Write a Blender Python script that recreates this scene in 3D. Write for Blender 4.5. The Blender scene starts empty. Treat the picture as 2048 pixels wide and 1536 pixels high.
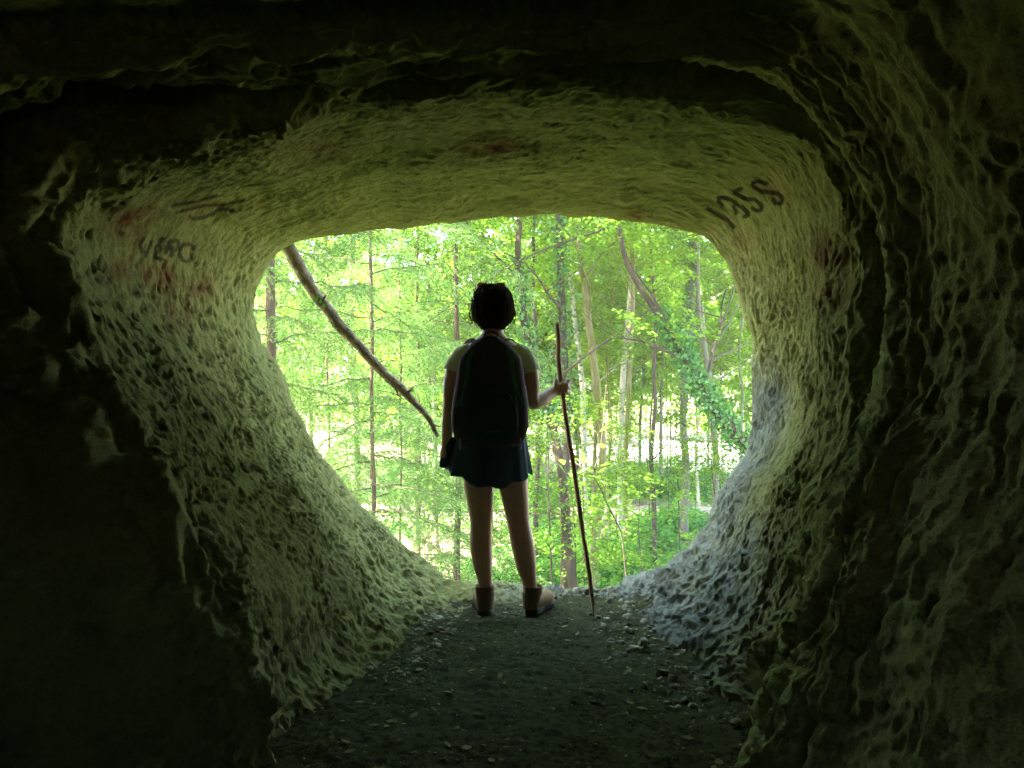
import bpy, bmesh, math, random
import numpy as np
from mathutils import Vector, Matrix

random.seed(7)
RNG = np.random.default_rng(11)
SC = bpy.context.scene
COL = SC.collection

# ------------------------------------------------------------------ camera, sky, sun, exposure
F_PX = 1538.0                     # focal length in pixels of a 2048 px wide picture
CAM_Z = 1.15
cam_d = bpy.data.cameras.new('camera')
cam_d.sensor_width = 36.0
cam_d.lens = 36.0 * F_PX / 2048.0
cam_d.clip_start = 0.05
cam_d.clip_end = 3000.0
cam = bpy.data.objects.new('camera', cam_d)
cam.location = (0, 0, CAM_Z)
cam.rotation_euler = (math.radians(90), 0, 0)
COL.objects.link(cam)
SC.camera = cam

SUN_DIR = Vector((-0.62, -0.20, 0.98)).normalized()      # towards the sun
SUN_EL = math.asin(SUN_DIR.z)
SUN_AZ = math.atan2(SUN_DIR.x, SUN_DIR.y)
world = bpy.data.worlds.new('World')
SC.world = world
world.use_nodes = True
wn = world.node_tree
wn.nodes.clear()
w_out = wn.nodes.new('ShaderNodeOutputWorld')
w_bg = wn.nodes.new('ShaderNodeBackground')
w_sky = wn.nodes.new('ShaderNodeTexSky')
w_sky.sky_type = 'NISHITA'
w_sky.sun_disc = False
w_sky.sun_elevation = SUN_EL
w_sky.sun_rotation = SUN_AZ
w_sky.air_density = 1.0
w_sky.dust_density = 2.5
w_bg.inputs['Strength'].default_value = 0.15
wn.links.new(w_sky.outputs[0], w_bg.inputs['Color'])
wn.links.new(w_bg.outputs[0], w_out.inputs['Surface'])

sun_d = bpy.data.lights.new('sun', 'SUN')
sun_d.energy = 5.0
sun_d.angle = math.radians(0.5)
sun_d.color = (1.0, 0.94, 0.82)
sun = bpy.data.objects.new('sun', sun_d)
sun.rotation_euler = SUN_DIR.to_track_quat('Z', 'Y').to_euler()
sun.location = (-20, -10, 40)
COL.objects.link(sun)

SC.view_settings.view_transform = 'Standard'
SC.view_settings.look = 'None'
SC.view_settings.gamma = 1.0
SC.view_settings.exposure = 4.8
SC.render.engine = 'CYCLES'
SC.cycles.use_denoising = True
SC.cycles.max_bounces = 10
SC.cycles.diffuse_bounces = 6
SC.cycles.transmission_bounces = 6
SC.cycles.glossy_bounces = 2
SC.cycles.transparent_max_bounces = 8
SC.cycles.sample_clamp_indirect = 4.0
SC.cycles.caustics_reflective = False
SC.cycles.caustics_refractive = False

# ------------------------------------------------------------------ helpers
def P(px, py, d):
    return np.array([(px - 1024.0) / F_PX * d, d, CAM_Z - (py - 768.0) / F_PX * d])

def tag(o, label=None, cat=None, group=None, kind=None):
    if label: o['label'] = label
    if cat: o['category'] = cat
    if group: o['group'] = group
    if kind: o['kind'] = kind
    return o

def empty(name, loc=(0, 0, 0), label=None, cat=None, group=None):
    o = bpy.data.objects.new(name, None)
    o.location = loc
    o.empty_display_size = 0.1
    COL.objects.link(o)
    return tag(o, label, cat, group)

def np_mesh(name, V, faces, attrs=None, smooth=False):
    """faces: list of int arrays (n,3) / (n,4); attrs: name -> per-vertex float array"""
    V = np.asarray(V, dtype=np.float32)
    me = bpy.data.meshes.new(name)
    me.vertices.add(len(V))
    me.vertices.foreach_set('co', V.ravel())
    loops = np.concatenate([np.asarray(f, dtype=np.int32).ravel() for f in faces])
    tot = np.concatenate([np.full(len(f), np.asarray(f).shape[1], dtype=np.int32) for f in faces])
    start = np.concatenate([[0], np.cumsum(tot)[:-1]]).astype(np.int32)
    me.loops.add(len(loops))
    me.loops.foreach_set('vertex_index', loops)
    me.polygons.add(len(tot))
    me.polygons.foreach_set('loop_start', start)
    me.polygons.foreach_set('loop_total', tot)
    if smooth:
        me.polygons.foreach_set('use_smooth', np.ones(len(tot), dtype=bool))
    for k, a in (attrs or {}).items():
        at = me.attributes.new(k, 'FLOAT', 'POINT')
        at.data.foreach_set('value', np.asarray(a, dtype=np.float32))
    me.update(calc_edges=True)
    return me

def link(name, me, mat=None, parent=None):
    o = bpy.data.objects.new(name, me)
    COL.objects.link(o)
    if mat is not None:
        me.materials.clear()
        me.materials.append(mat)
    if parent is not None:
        o.parent = parent
    return o

class MB:
    """collects vertex / face blocks for one mesh"""
    def __init__(s): s.V = []; s.Q = []; s.T = []; s.n = 0; s.A = {}
    def add(s, V, quads=None, tris=None, **attrs):
        V = np.asarray(V, dtype=float)
        for k in set(attrs) | set(s.A):
            if k not in s.A: s.A[k] = [np.zeros(s.n)]
            v = attrs.get(k, 0.0)
            s.A[k].append(np.full(len(V), v) if np.isscalar(v) else np.asarray(v))
        if quads is not None and len(quads): s.Q.append(np.asarray(quads) + s.n)
        if tris is not None and len(tris): s.T.append(np.asarray(tris) + s.n)
        s.V.append(V); s.n += len(V)
        return s
    def mesh(s, name, smooth=True):
        faces = []
        if s.Q: faces.append(np.concatenate(s.Q))
        if s.T: faces.append(np.concatenate(s.T))
        return np_mesh(name, np.concatenate(s.V), faces, {k: np.concatenate(a) for k, a in s.A.items()}, smooth)
    def build(s, name, mat, parent=None, smooth=True, origin=None):
        me = s.mesh(name, smooth)
        o = link(name, me, mat, parent)
        if origin is not None:
            me.transform(Matrix.Translation(-Vector(origin)))
        return o

def resample(pts, n):
    pts = np.asarray(pts, dtype=float)
    t = np.concatenate([[0], np.cumsum(np.linalg.norm(np.diff(pts[:, :3], axis=0), axis=1))])
    # Catmull-Rom through the points
    tt = np.linspace(0, t[-1], n)
    out = np.empty((n, pts.shape[1]))
    m = np.empty_like(pts)
    m[1:-1] = (pts[2:] - pts[:-2]) / (t[2:] - t[:-2])[:, None]
    m[0] = (pts[1] - pts[0]) / max(t[1] - t[0], 1e-9)
    m[-1] = (pts[-1] - pts[-2]) / max(t[-1] - t[-2], 1e-9)
    k = np.clip(np.searchsorted(t, tt, side='right') - 1, 0, len(pts) - 2)
    h = (t[k + 1] - t[k])
    u = ((tt - t[k]) / h)[:, None]
    hh = h[:, None]
    out = ((2*u**3 - 3*u**2 + 1) * pts[k] + (u**3 - 2*u**2 + u) * hh * m[k]
           + (-2*u**3 + 3*u**2) * pts[k + 1] + (u**3 - u**2) * hh * m[k + 1])
    return out

def tube(pts, radii, sides=8, cap=True, rough=0.0, rng=None):
    """round tube along pts; returns V, quads, tris"""
    pts = np.asarray(pts, dtype=float)
    n = len(pts)
    radii = np.broadcast_to(np.asarray(radii, dtype=float), (n,)).copy()
    tan = np.gradient(pts, axis=0)
    tan /= np.linalg.norm(tan, axis=1)[:, None] + 1e-12
    ref = np.array([0.0, 1.0, 0.0]) if abs(tan[:, 1]).mean() < 0.8 else np.array([1.0, 0, 0])
    a = np.cross(tan, ref); a /= np.linalg.norm(a, axis=1)[:, None] + 1e-12
    b = np.cross(tan, a)
    th = np.linspace(0, 2*np.pi, sides, endpoint=False)
    R = radii[:, None] * np.ones((1, sides))
    if rough and rng is not None:
        R = R * (1 + rough * rng.normal(size=R.shape))
    V = pts[:, None, :] + R[..., None] * (np.cos(th)[None, :, None] * a[:, None, :] + np.sin(th)[None, :, None] * b[:, None, :])
    V = V.reshape(-1, 3)
    i = np.arange(n - 1)[:, None]; j = np.arange(sides)[None, :]
    q = np.stack([i*sides + j, i*sides + (j+1) % sides, (i+1)*sides + (j+1) % sides, (i+1)*sides + j], -1).reshape(-1, 4)
    tris = np.zeros((0, 3), int)
    if cap:
        V = np.concatenate([V, pts[:1], pts[-1:]])
        c0, c1 = n*sides, n*sides + 1
        jj = np.arange(sides)
        tris = np.concatenate([np.stack([np.full(sides, c0), (jj+1) % sides, jj], -1),
                               np.stack([np.full(sides, c1), (n-1)*sides + jj, (n-1)*sides + (jj+1) % sides], -1)])
    return V, q, tris

# ---- vectorised noise
def _hash(ix, iy, iz, k):
    h = (ix.astype(np.int64) * 374761393 + iy.astype(np.int64) * 668265263 + iz.astype(np.int64) * 2147483647 + k * 1274126177) & 0xFFFFFFFF
    h = ((h ^ (h >> 13)) * 1274126177) & 0xFFFFFFFF
    h = ((h ^ (h >> 16)) * 2246822519) & 0xFFFFFFFF
    return ((h ^ (h >> 15)) & 0xFFFFFF).astype(np.float32) / np.float32(0xFFFFFF)

def vnoise(X, seed=0):
    I = np.floor(X).astype(np.int64); f = (X - I).astype(np.float32)
    u = f*f*f*(f*(f*6-15)+10)
    r = 0
    for dx in (0, 1):
        wx = u[:, 0] if dx else 1-u[:, 0]
        for dy in (0, 1):
            wy = u[:, 1] if dy else 1-u[:, 1]
            for dz in (0, 1):
                wz = u[:, 2] if dz else 1-u[:, 2]
                r = r + _hash(I[:, 0]+dx, I[:, 1]+dy, I[:, 2]+dz, seed) * wx*wy*wz
    return r*2-1

def fbm(X, octaves=4, seed=0):
    a, s, r = 1.0, 0.0, 0
    for o in range(octaves):
        r = r + a*vnoise(X*(2.03**o) + 17.3*o, seed+o); s += a; a *= 0.5
    return r/s

def worley(X, seed=0):
    I = np.floor(X).astype(np.int64); f = (X - I).astype(np.float32)
    F1 = np.full(len(X), 9.0, np.float32); F2 = F1.copy()
    for dx in (-1, 0, 1):
        for dy in (-1, 0, 1):
            for dz in (-1, 0, 1):
                a, b, c = I[:, 0]+dx, I[:, 1]+dy, I[:, 2]+dz
                d = (dx + _hash(a, b, c, seed) - f[:, 0])**2 + (dy + _hash(a, b, c, seed+1) - f[:, 1])**2 + (dz + _hash(a, b, c, seed+2) - f[:, 2])**2
                n1 = np.minimum(F1, d)
                F2 = np.minimum(F2, np.maximum(F1, d))
                F1 = n1
    return np.sqrt(F1), np.sqrt(F2)

# ---- node materials
def new_mat(name):
    m = bpy.data.materials.new(name); m.use_nodes = True
    nt = m.node_tree; nt.nodes.clear()
    out = nt.nodes.new('ShaderNodeOutputMaterial')
    return m, nt, out

def N(nt, typ, **kw):
    n = nt.nodes.new(typ)
    for k, v in kw.items():
        if k in ('inputs',):
            for kk, vv in v.items(): n.inputs[kk].default_value = vv
        else: setattr(n, k, v)
    return n

def mixc(nt, fac, a, b, blend='MIX'):
    n = nt.nodes.new('ShaderNodeMix'); n.data_type = 'RGBA'; n.blend_type = blend
    for sock, v in ((n.inputs[0], fac), (n.inputs[6], a), (n.inputs[7], b)):
        if hasattr(v, 'is_output'): nt.links.new(v, sock)
        elif isinstance(v, (int, float)): sock.default_value = v
        else: sock.default_value = (*v, 1.0) if len(v) == 3 else v
    return n.outputs[2]

def ramp(nt, fac, stops):
    n = nt.nodes.new('ShaderNodeValToRGB')
    nt.links.new(fac, n.inputs[0])
    e = n.color_ramp.elements
    while len(e) < len(stops): e.new(0.5)
    for el, (p, c) in zip(e, stops):
        el.position = p; el.color = (c, c, c, 1) if isinstance(c, (int, float)) else (*c, 1)
    return n.outputs[0]

def noise_tex(nt, scale, detail=4, rough=0.55, coord='Object', stretch=None):
    tc = nt.nodes.new('ShaderNodeTexCoord')
    src = tc.outputs[coord]
    if stretch:
        mp = nt.nodes.new('ShaderNodeMapping'); mp.inputs['Scale'].default_value = stretch
        nt.links.new(src, mp.inputs[0]); src = mp.outputs[0]
    n = N(nt, 'ShaderNodeTexNoise', inputs={'Scale': scale, 'Detail': detail, 'Roughness': rough})
    nt.links.new(src, n.inputs['Vector'])
    return n.outputs[0]

def attr(nt, name):
    n = nt.nodes.new('ShaderNodeAttribute'); n.attribute_name = name
    return n.outputs['Fac']

def simple_mat(name, c1, c2=None, scale=20, rough=0.8, bump=0.0, bump_scale=60, stretch=None, spec=0.3, bump_dist=0.01):
    m, nt, out = new_mat(name)
    b = N(nt, 'ShaderNodeBsdfPrincipled', inputs={'Roughness': rough, 'Specular IOR Level': spec})
    if c2 is None: c2 = tuple(x*0.7 for x in c1)
    f = ramp(nt, noise_tex(nt, scale, stretch=stretch), [(0.3, 0.0), (0.7, 1.0)])
    nt.links.new(mixc(nt, f, c1, c2), b.inputs['Base Color'])
    if bump:
        bn = N(nt, 'ShaderNodeBump', inputs={'Strength': bump, 'Distance': bump_dist})
        nt.links.new(noise_tex(nt, bump_scale, stretch=stretch), bn.inputs['Height'])
        nt.links.new(bn.outputs[0], b.inputs['Normal'])
    nt.links.new(b.outputs[0], out.inputs[0])
    return m

def leaf_mat(name, dark, light, trans=0.5, tcol=None, gloss=0.0):
    m, nt, out = new_mat(name)
    t = attr(nt, 'tone')
    oi = nt.nodes.new('ShaderNodeObjectInfo')
    col = mixc(nt, t, dark, light)
    hv = nt.nodes.new('ShaderNodeHueSaturation')
    mr = N(nt, 'ShaderNodeMapRange', inputs={'From Min': 0, 'From Max': 1, 'To Min': 0.8, 'To Max': 1.2})
    nt.links.new(oi.outputs['Random'], mr.inputs[0])
    nt.links.new(mr.outputs[0], hv.inputs['Value'])
    mr2 = N(nt, 'ShaderNodeMapRange', inputs={'From Min': 0, 'From Max': 1, 'To Min': 0.485, 'To Max': 0.515})
    nt.links.new(oi.outputs['Random'], mr2.inputs[0])
    nt.links.new(mr2.outputs[0], hv.inputs['Hue'])
    nt.links.new(col, hv.inputs['Color'])
    d = N(nt, 'ShaderNodeBsdfDiffuse'); nt.links.new(hv.outputs[0], d.inputs[0])
    tr = N(nt, 'ShaderNodeBsdfTranslucent')
    tc = mixc(nt, 1.0, hv.outputs[0], tcol or (1.25, 1.15, 0.6), 'MULTIPLY')
    nt.links.new(tc, tr.inputs[0])
    mx = N(nt, 'ShaderNodeMixShader', inputs={0: trans})
    nt.links.new(d.outputs[0], mx.inputs[1]); nt.links.new(tr.outputs[0], mx.inputs[2])
    res = mx.outputs[0]
    if gloss:
        g = N(nt, 'ShaderNodeBsdfGlossy', inputs={'Roughness': 0.45})
        mg = N(nt, 'ShaderNodeMixShader', inputs={0: gloss})
        nt.links.new(res, mg.inputs[1]); nt.links.new(g.outputs[0], mg.inputs[2]); res = mg.outputs[0]
    nt.links.new(res, out.inputs[0])
    return m


# ------------------------------------------------------------------ the cave: a tube of rock lofted through rings
CX, CY = 1040.0, 800.0            # ring centre, in picture pixels
N_ANG = 1320
ANG = np.linspace(-np.pi, np.pi, N_ANG, endpoint=False)

def ring_radius(poly, smooth):
    p = np.asarray(poly, float) - (CX, CY)
    # densify before converting to polar
    q = np.concatenate([p[i] + (p[(i+1) % len(p)] - p[i]) * np.linspace(0, 1, 24, endpoint=False)[:, None] for i in range(len(p))])
    a = np.arctan2(q[:, 1], q[:, 0]); r = np.hypot(q[:, 0], q[:, 1])
    o = np.argsort(a); a, r = a[o], r[o]
    R = np.interp(ANG, np.concatenate([a - 2*np.pi, a, a + 2*np.pi]), np.tile(r, 3))
    if smooth:
        k = np.exp(-0.5*(np.arange(-3*smooth, 3*smooth+1)/smooth)**2); k /= k.sum()
        R = np.convolve(np.concatenate([R[-3*smooth:], R, R[:3*smooth]]), k, 'valid')
    return R

def by_angle(stops):              # stops: (degrees, value); 0 = to the right, 90 = down (picture y)
    s = sorted(stops)
    a = np.radians([x[0] for x in s]); v = [x[1] for x in s]
    return np.interp(ANG, np.concatenate([a - 2*np.pi, a, a + 2*np.pi]), np.tile(v, 3))

def ring_px(R, D):
    x = CX + R*np.cos(ANG); y = CY + R*np.sin(ANG)
    D = np.broadcast_to(D, x.shape)
    return np.stack([(x-1024)/F_PX*D, D, CAM_Z-(y-768)/F_PX*D], -1)

POLY_M = [(588,508),(620,493),(680,481),(760,472),(860,463),(950,454),(1100,448),(1230,449),(1310,456),(1370,470),(1405,490),(1437,540),
          (1465,610),(1490,680),(1502,760),(1500,850),(1490,905),(1460,945),(1432,990),(1415,1040),(1385,1080),(1330,1120),(1300,1146),
          (1255,1168),(1200,1183),(1100,1177),(1000,1168),(930,1160),(888,1150),(876,1125),(820,1083),(794,1060),(747,1024),(716,988),(682,945),
          (646,906),(626,862),(606,815),(590,772),(562,722),(532,690),(521,640),(522,600),(538,560),(560,530)]
POLY_R1 = [(130,500),(145,575),(195,670),(262,760),(310,840),(348,920),(400,985),(458,1080),(495,1150),(525,1250),(535,1350),(530,1440),(560,1530),(680,1590),
           (1024,1600),(1400,1550),(1500,1500),(1560,1420),(1590,1330),(1610,1230),(1625,1120),(1645,990),(1675,920),(1697,850),(1700,780),(1692,700),
           (1692,560),(1680,470),(1640,350),(1590,275),(1500,240),(1350,225),(1200,205),(1050,200),(900,212),(750,210),(640,215),(560,240),(480,275),
           (400,300),(330,325),(260,350),(200,390),(162,420),(138,460)]
POLY_R2 = [(-120,450),(-100,340),(-20,225),(130,165),(400,160),(640,150),(900,142),(1200,135),(1350,125),(1500,140),(1600,190),(1690,290),(1750,430),
           (1788,560),(1792,700),(1770,800),(1740,900),(1700,1000),(1660,1090),(1610,1250),(1575,1350),(1560,1500),(1500,1680),(1000,1720),(760,1710),(560,1710),
           (330,1710),(60,1690),(-250,1560),(-440,1300),(-440,950),(-280,700)]
POLY_R3 = [(-480,450),(-420,220),(-40,130),(200,110),(400,100),(640,84),(900,88),(1200,86),(1350,60),(1500,60),(1640,120),(1740,240),(1810,400),
           (1850,560),(1850,700),(1825,820),(1790,930),(1760,1050),(1720,1200),(1690,1350),(1660,1536),(1560,1760),(1000,1850),(600,1850),(200,1850),
           (-200,1840),(-560,1640),(-780,1250),(-760,950),(-580,700)]
POLY_R4 = [(-700,450),(-480,200),(-120,40),(200,25),(640,12),(1000,14),(1300,0),(1500,-30),(1690,20),(1840,180),(1980,400),(2040,600),(2050,800),
           (2030,1000),(1920,1200),(1900,1400),(1850,1700),(1600,2000),(1000,2100),(400,2100),(-200,2050),(-700,1750),(-900,1100),(-880,750)]

dM = by_angle([(0,4.30),(60,4.40),(90,4.42),(120,4.45),(150,4.5),(180,4.5),(-150,4.55),(-90,4.3),(-40,4.25)])
d1 = by_angle([(0,2.72),(45,2.6),(70,2.42),(90,2.4),(110,2.4),(140,2.4),(170,2.35),(-165,2.35),(-120,2.5),(-90,2.62),(-40,2.7)])
d2 = by_angle([(0,2.18),(45,2.12),(90,2.0),(140,2.0),(180,2.02),(-120,2.15),(-90,2.22),(-40,2.2)])
d3 = by_angle([(0,1.98),(90,1.8),(180,1.72),(-120,1.85),(-90,1.98),(-40,1.98)])
d4 = by_angle([(0,1.60),(90,1.5),(180,1.5),(-90,1.72),(-40,1.62)])

def real_ring(x0, x1, z0, z1, y, n=3.2):
    cx, cz = (x0+x1)/2, (z0+z1)/2
    c, s = np.cos(ANG), -np.sin(ANG)
    r = (np.abs(c/((x1-x0)/2))**n + np.abs(s/((z1-z0)/2))**n)**(-1/n)
    return np.stack([cx+r*c, np.full(N_ANG, float(y)), cz+r*s], -1)

def shift(ring, k, y):            # scale a ring about the tunnel axis, at a new depth
    c = np.array([0.02, 0.0, 1.1])
    o = ring.copy()
    o[:, 0] = c[0] + (ring[:, 0]-c[0])*k
    o[:, 2] = c[2] + (ring[:, 2]-c[2])*k
    o[:, 1] = y
    return o

rM = ring_px(ring_radius(POLY_M, 3), dM)
r1 = ring_px(ring_radius(POLY_R1, 6), d1)
r2 = ring_px(ring_radius(POLY_R2, 8), d2)
r3 = ring_px(ring_radius(POLY_R3, 10), d3)
r4 = ring_px(ring_radius(POLY_R4, 14), d4)
def lerp3(a, b, t, k):
    o = shift(a*(1-t) + b*t, k, 0); o[:, 1] = (a*(1-t) + b*t)[:, 1]; return o
# concave bulge of the lit funnel, least along the floor
top_w = np.clip(0.35 - 0.65*np.sin(ANG), 0, 1)[:, None]
fA = lerp3(rM, r1, 0.30, 1.0); fA = fA + (lerp3(rM, r1, 0.30, 1.05) - fA)*top_w
fB = lerp3(rM, r1, 0.68, 1.0); fB = fB + (lerp3(rM, r1, 0.68, 1.05) - fB)*top_w
o2 = shift(rM, 2.6, 4.9); o2[:, 2] = np.where(o2[:, 2] > 1.1, 1.1 + (o2[:, 2]-1.1)*0.9, o2[:, 2])
o1 = shift(rM, 1.25, 4.86)
oA = shift(rM, 1.05, 0); oA[:, 1] = rM[:, 1] + 0.18
down = np.clip(np.sin(ANG), 0, 1)
o3 = shift(rM, 5.2, 5.0)
sh = by_angle([(180,1),(140,.8),(115,.3),(90,0),(0,0),(-90,0),(-130,.6),(-155,1)])
p1 = shift(r1, 1.02, 0); p1 = p1 + (shift(r1, 1.05, 0) - p1)*sh[:, None]; p1[:, 1] = r1[:, 1] - 0.07 - 0.12*sh
step = by_angle([(-90,.22),(-125,.14),(-145,.09),(-165,.09),(180,.09),(155,.07),(135,.03),(118,.0),(90,0),(60,.02),(40,.08),(0,.20),(-40,.18)])[:, None]
p2 = shift(r2, 1.0, 0); p2 = p2 + (shift(r2, 2.0, 0)-p2)*step; p2[:, 1] = np.minimum(d1*0.80 + d2*0.20, d1 - 0.07 - 0.17*sh)
p3 = shift(r3, 1.0, 0); p3 = p3 + (shift(r3, 1.12, 0) - p3)*by_angle([(-90,.9),(-62,.35),(-40,.0),(0,0),(90,0),(150,.1),(180,.3),(-140,.5),(-110,.9)])[:, None]; p3[:, 1] = d3 - 0.05
r5 = real_ring(-2.1, 1.1, -0.14, 2.16, 0.95)
r6 = real_ring(-2.1, 1.45, -0.16, 2.3, -0.5)
r7 = real_ring(-1.3, 1.2, -0.12, 2.0, -2.1)
r8 = real_ring(-0.1, 0.1, 1.0, 1.15, -2.7)
stations = [(o3, 0), (o2, 10), (o1, 12), (oA, 16), (rM, 12), (fA, 100), (fB, 125), (r1, 110), (p1, 14), (p2, 30), (r2, 26), (r3, 46), (p3, 14),
            (r4, 40), (r5, 60), (r6, 22), (r7, 14), (r8, 14)]
rows = [stations[0][0]]
st_idx = [0]
for (a, _), (b, n) in zip(stations[:-1], stations[1:]):
    for t in np.linspace(0, 1, n+1)[1:]:
        rows.append(a*(1-t) + b*t)
    st_idx.append(len(rows)-1)
G = np.array(rows)                                    # (M, N_ANG, 3)
M_ST = len(G)
def smooth_rows(A, sig):
    k = np.exp(-0.5*(np.arange(-3*sig, 3*sig+1)/sig)**2); k /= k.sum()
    pad = np.concatenate([np.repeat(A[:1], 3*sig, 0), A, np.repeat(A[-1:], 3*sig, 0)])
    out = np.zeros_like(A)
    for i, w in enumerate(k): out += w*pad[i:i+len(A)]
    return out
S5, S3 = smooth_rows(G, 9), smooth_rows(G, 4)
w = np.clip((np.arange(M_ST) - st_idx[7] - 10)/14.0, 0, 1)[:, None, None]
G = S5*(1-w) + S3*w
i_front, i_r1 = st_idx[3], st_idx[7]

def grid_normals(A):
    du = np.roll(A, -1, 1) - np.roll(A, 1, 1)
    dv = np.gradient(A, axis=0)
    n = np.cross(du, dv)
    n /= np.linalg.norm(n, axis=2)[..., None] + 1e-12
    return n
NRM = grid_normals(G)
mid = G[(i_front+i_r1)//2]
if ((np.array([0.02, 0, 1.1]) - mid)*NRM[(i_front+i_r1)//2])[:, [0, 2]].sum(1).mean() < 0: NRM = -NRM   # inward
X = G.reshape(-1, 3).astype(np.float32)
warp = np.stack([fbm(X*6.0 + 3.1, 3, 40), fbm(X*6.0 + 9.7, 3, 50), fbm(X*6.0 + 21.3, 3, 60)], -1)
big = fbm(X*1.7, 4, 1)
med = fbm(X*6.5 + 5, 3, 5)
# pits: bowls with sharp rims; larger and deeper on the lower right, elongated up the walls
down_w = np.clip((0.9 - X[:, 2])/0.9, 0, 1)
right_w = np.clip(X[:, 0]/0.8, 0, 1)
left_w = np.clip((-X[:, 0]-0.2)/0.6, 0, 1)
warp2 = np.stack([fbm(X*17.0 + 3.1, 2, 240), fbm(X*17.0 + 9.7, 2, 250), fbm(X*17.0 + 21.3, 2, 260)], -1)
zs = np.stack([np.ones(len(X)), np.ones(len(X)), 0.72-0.22*right_w], -1)
xs_ = X.copy(); xs_[:, 1] += 0.35*X[:, 2]*right_w
s1 = (xs_*zs + 0.050*warp + 0.007*warp2).astype(np.float32)
f1, f2 = worley(s1*17.0, 3)
g1, g2 = worley(s1*37.0, 8)
h1, h2 = worley(s1*8.5 + 4.0, 15)
rim = lambda a, b, sharp: np.clip(1.0 - (b - a)*sharp, 0, 1)**2
patch = np.clip(0.80 + 0.9*fbm(X*3.3+8, 3, 71), 0.5, 1.25)          # some stretches are smoother than others
coarse = np.clip(0.05 + 0.9*down_w*right_w + 0.12*down_w + 0.3*np.clip(fbm(X*2.1+30, 2, 70), 0, 1)*(1-left_w), 0, 1.1)
ceil_w = np.clip((X[:, 2]-1.55)/0.35, 0, 1)*np.clip((X[:, 1]-2.4)/0.4, 0, 1)
pit1 = 0.9*np.clip(f1*1.3, 0, 1)**2 + 0.45*rim(f1, f2, 3.2)
pit2 = 0.9*np.clip(g1*1.3, 0, 1)**2 + 0.40*rim(g1, g2, 2.8)
pit3 = 0.9*np.clip(h1*1.2, 0, 1)**2 + 0.35*rim(h1, h2, 4.5)
ridg = 0.8*(1.0 - np.abs(fbm(X*26.0, 3, 77))*2.2)
pits = (0.0135*pit1*(1-0.25*left_w) + 0.0062*pit2*(1+0.2*left_w))*patch + 0.0020*ridg
gpx = 1024 + F_PX*X[:, 0]/np.maximum(X[:, 1], .2); gpy = 768 - F_PX*(X[:, 2]-CAM_Z)/np.maximum(X[:, 1], .2)
worn = np.maximum(np.exp(-((gpx-350)/80)**2-((gpy-470)/60)**2), np.exp(-((gpx-1490)/95)**2-((gpy-410)/60)**2))   # rock rubbed smooth where people wrote
pits = pits*(1 - 0.60*worn)*(1 - 0.66*ceil_w) + coarse*(0.022+0.012*down_w*right_w)*pit3
hole = np.clip(1 - f1*2.3, 0, 1)**0.8*np.clip(vnoise((s1*9.0).astype(np.float32), 160)*2.2+0.7, 0, 1)
hole2 = np.clip(1 - g1*2.2, 0, 1)**0.8*np.clip(vnoise((s1*14.0).astype(np.float32), 161)*2.2+0.4, 0, 1)
pits = pits - (0.019*hole + 0.013*hole2)*(1-0.7*ceil_w)*(1-0.6*worn)*(0.5+0.5*np.maximum(left_w, 0.7*right_w))
fine = 0.0028*fbm(X*75, 3, 90)
# thin overhanging ledges that run along the vault
ledge = 0.011*np.abs(fbm(X*np.array([3.0, 15.0, 8.0], np.float32)+2, 4, 33))
H = 0.060*big + 0.015*med + pits + fine - ledge*ceil_w
lip_w = np.ones((M_ST, 1)); 
rowi = np.repeat(np.arange(M_ST), N_ANG)
stepw = np.clip((rowi-st_idx[7]+4)/10.0, 0, 1)*np.clip((st_idx[11]-rowi)/12.0, 0, 1)
terr = 1.0 - np.abs(fbm(X*np.array([2.0, 9.0, 2.0], np.float32) + 0.14*warp, 4, 150))*2.4
lumps = fbm(X*4.2 + 11, 4, 152)
rimw = np.exp(-((rowi-st_idx[7])/16.0)**2)
H = H*(1 - 0.35*np.clip((rowi-st_idx[10])/20.0, 0, 1)*np.clip(X[:, 0]+.2, 0, 1))
H = H*(1 - 0.45*np.clip((rowi-st_idx[8])/20.0, 0, 1)*np.clip((X[:, 2]-1.5)/.3, 0, 1))
flute = np.abs(fbm(X*np.array([3.0, 6.0, 0.9], np.float32) + 0.4*warp + 40, 3, 153))*np.clip((rowi-st_idx[10])/20.0, 0, 1)
H = H + stepw*((0.026+0.022*left_w)*terr + 0.016*np.clip(terr, 0, 1)**2 + (0.06*lumps + 0.02*np.clip(med, -1, 1))*left_w) + rimw*(0.035*lumps + 0.02*med) - 0.06*flute*np.clip(X[:, 0]*2, 0, 1)
H = H.reshape(M_ST, N_ANG)
prox = np.clip((np.arange(M_ST)-st_idx[2])/10.0, 0.0, 1)[:, None]
# keep the rock under the trodden floor low
flo = np.clip((np.abs(G[..., 0] - (0.10)) - 0.28)/0.15, 0, 1) + np.clip((G[..., 2]-0.05)/0.1, 0, 1) + np.clip((G[..., 1]-3.95)/0.15, 0, 1)
low = np.clip(1-(G[..., 2]-0.02)/0.12, 0, 1)*np.clip((G[..., 1]-2.2)/.3, 0, 1)
H = (H-0.030)*np.clip(0.25 + 0.75*np.clip(flo, 0, 1), 0, 1) + 0.018*low*np.clip(flo, 0, 1)*(0.6+1.6*fbm(X*13.0+6, 3, 141).reshape(M_ST, N_ANG))
D = G + NRM*H[..., None]
D[:st_idx[1]] += 0.0
# projected pixels of the displaced surface, to set the paint and the stains where they sit on the rock
px = 1024 + F_PX*D[..., 0]/np.maximum(D[..., 1], 0.2)
py = 768 - F_PX*(D[..., 2]-CAM_Z)/np.maximum(D[..., 1], 0.2)
lit = np.zeros((M_ST, 1), bool); lit[st_idx[4]:st_idx[7]] = True
lit = lit & np.ones((1, N_ANG), bool)

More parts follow.
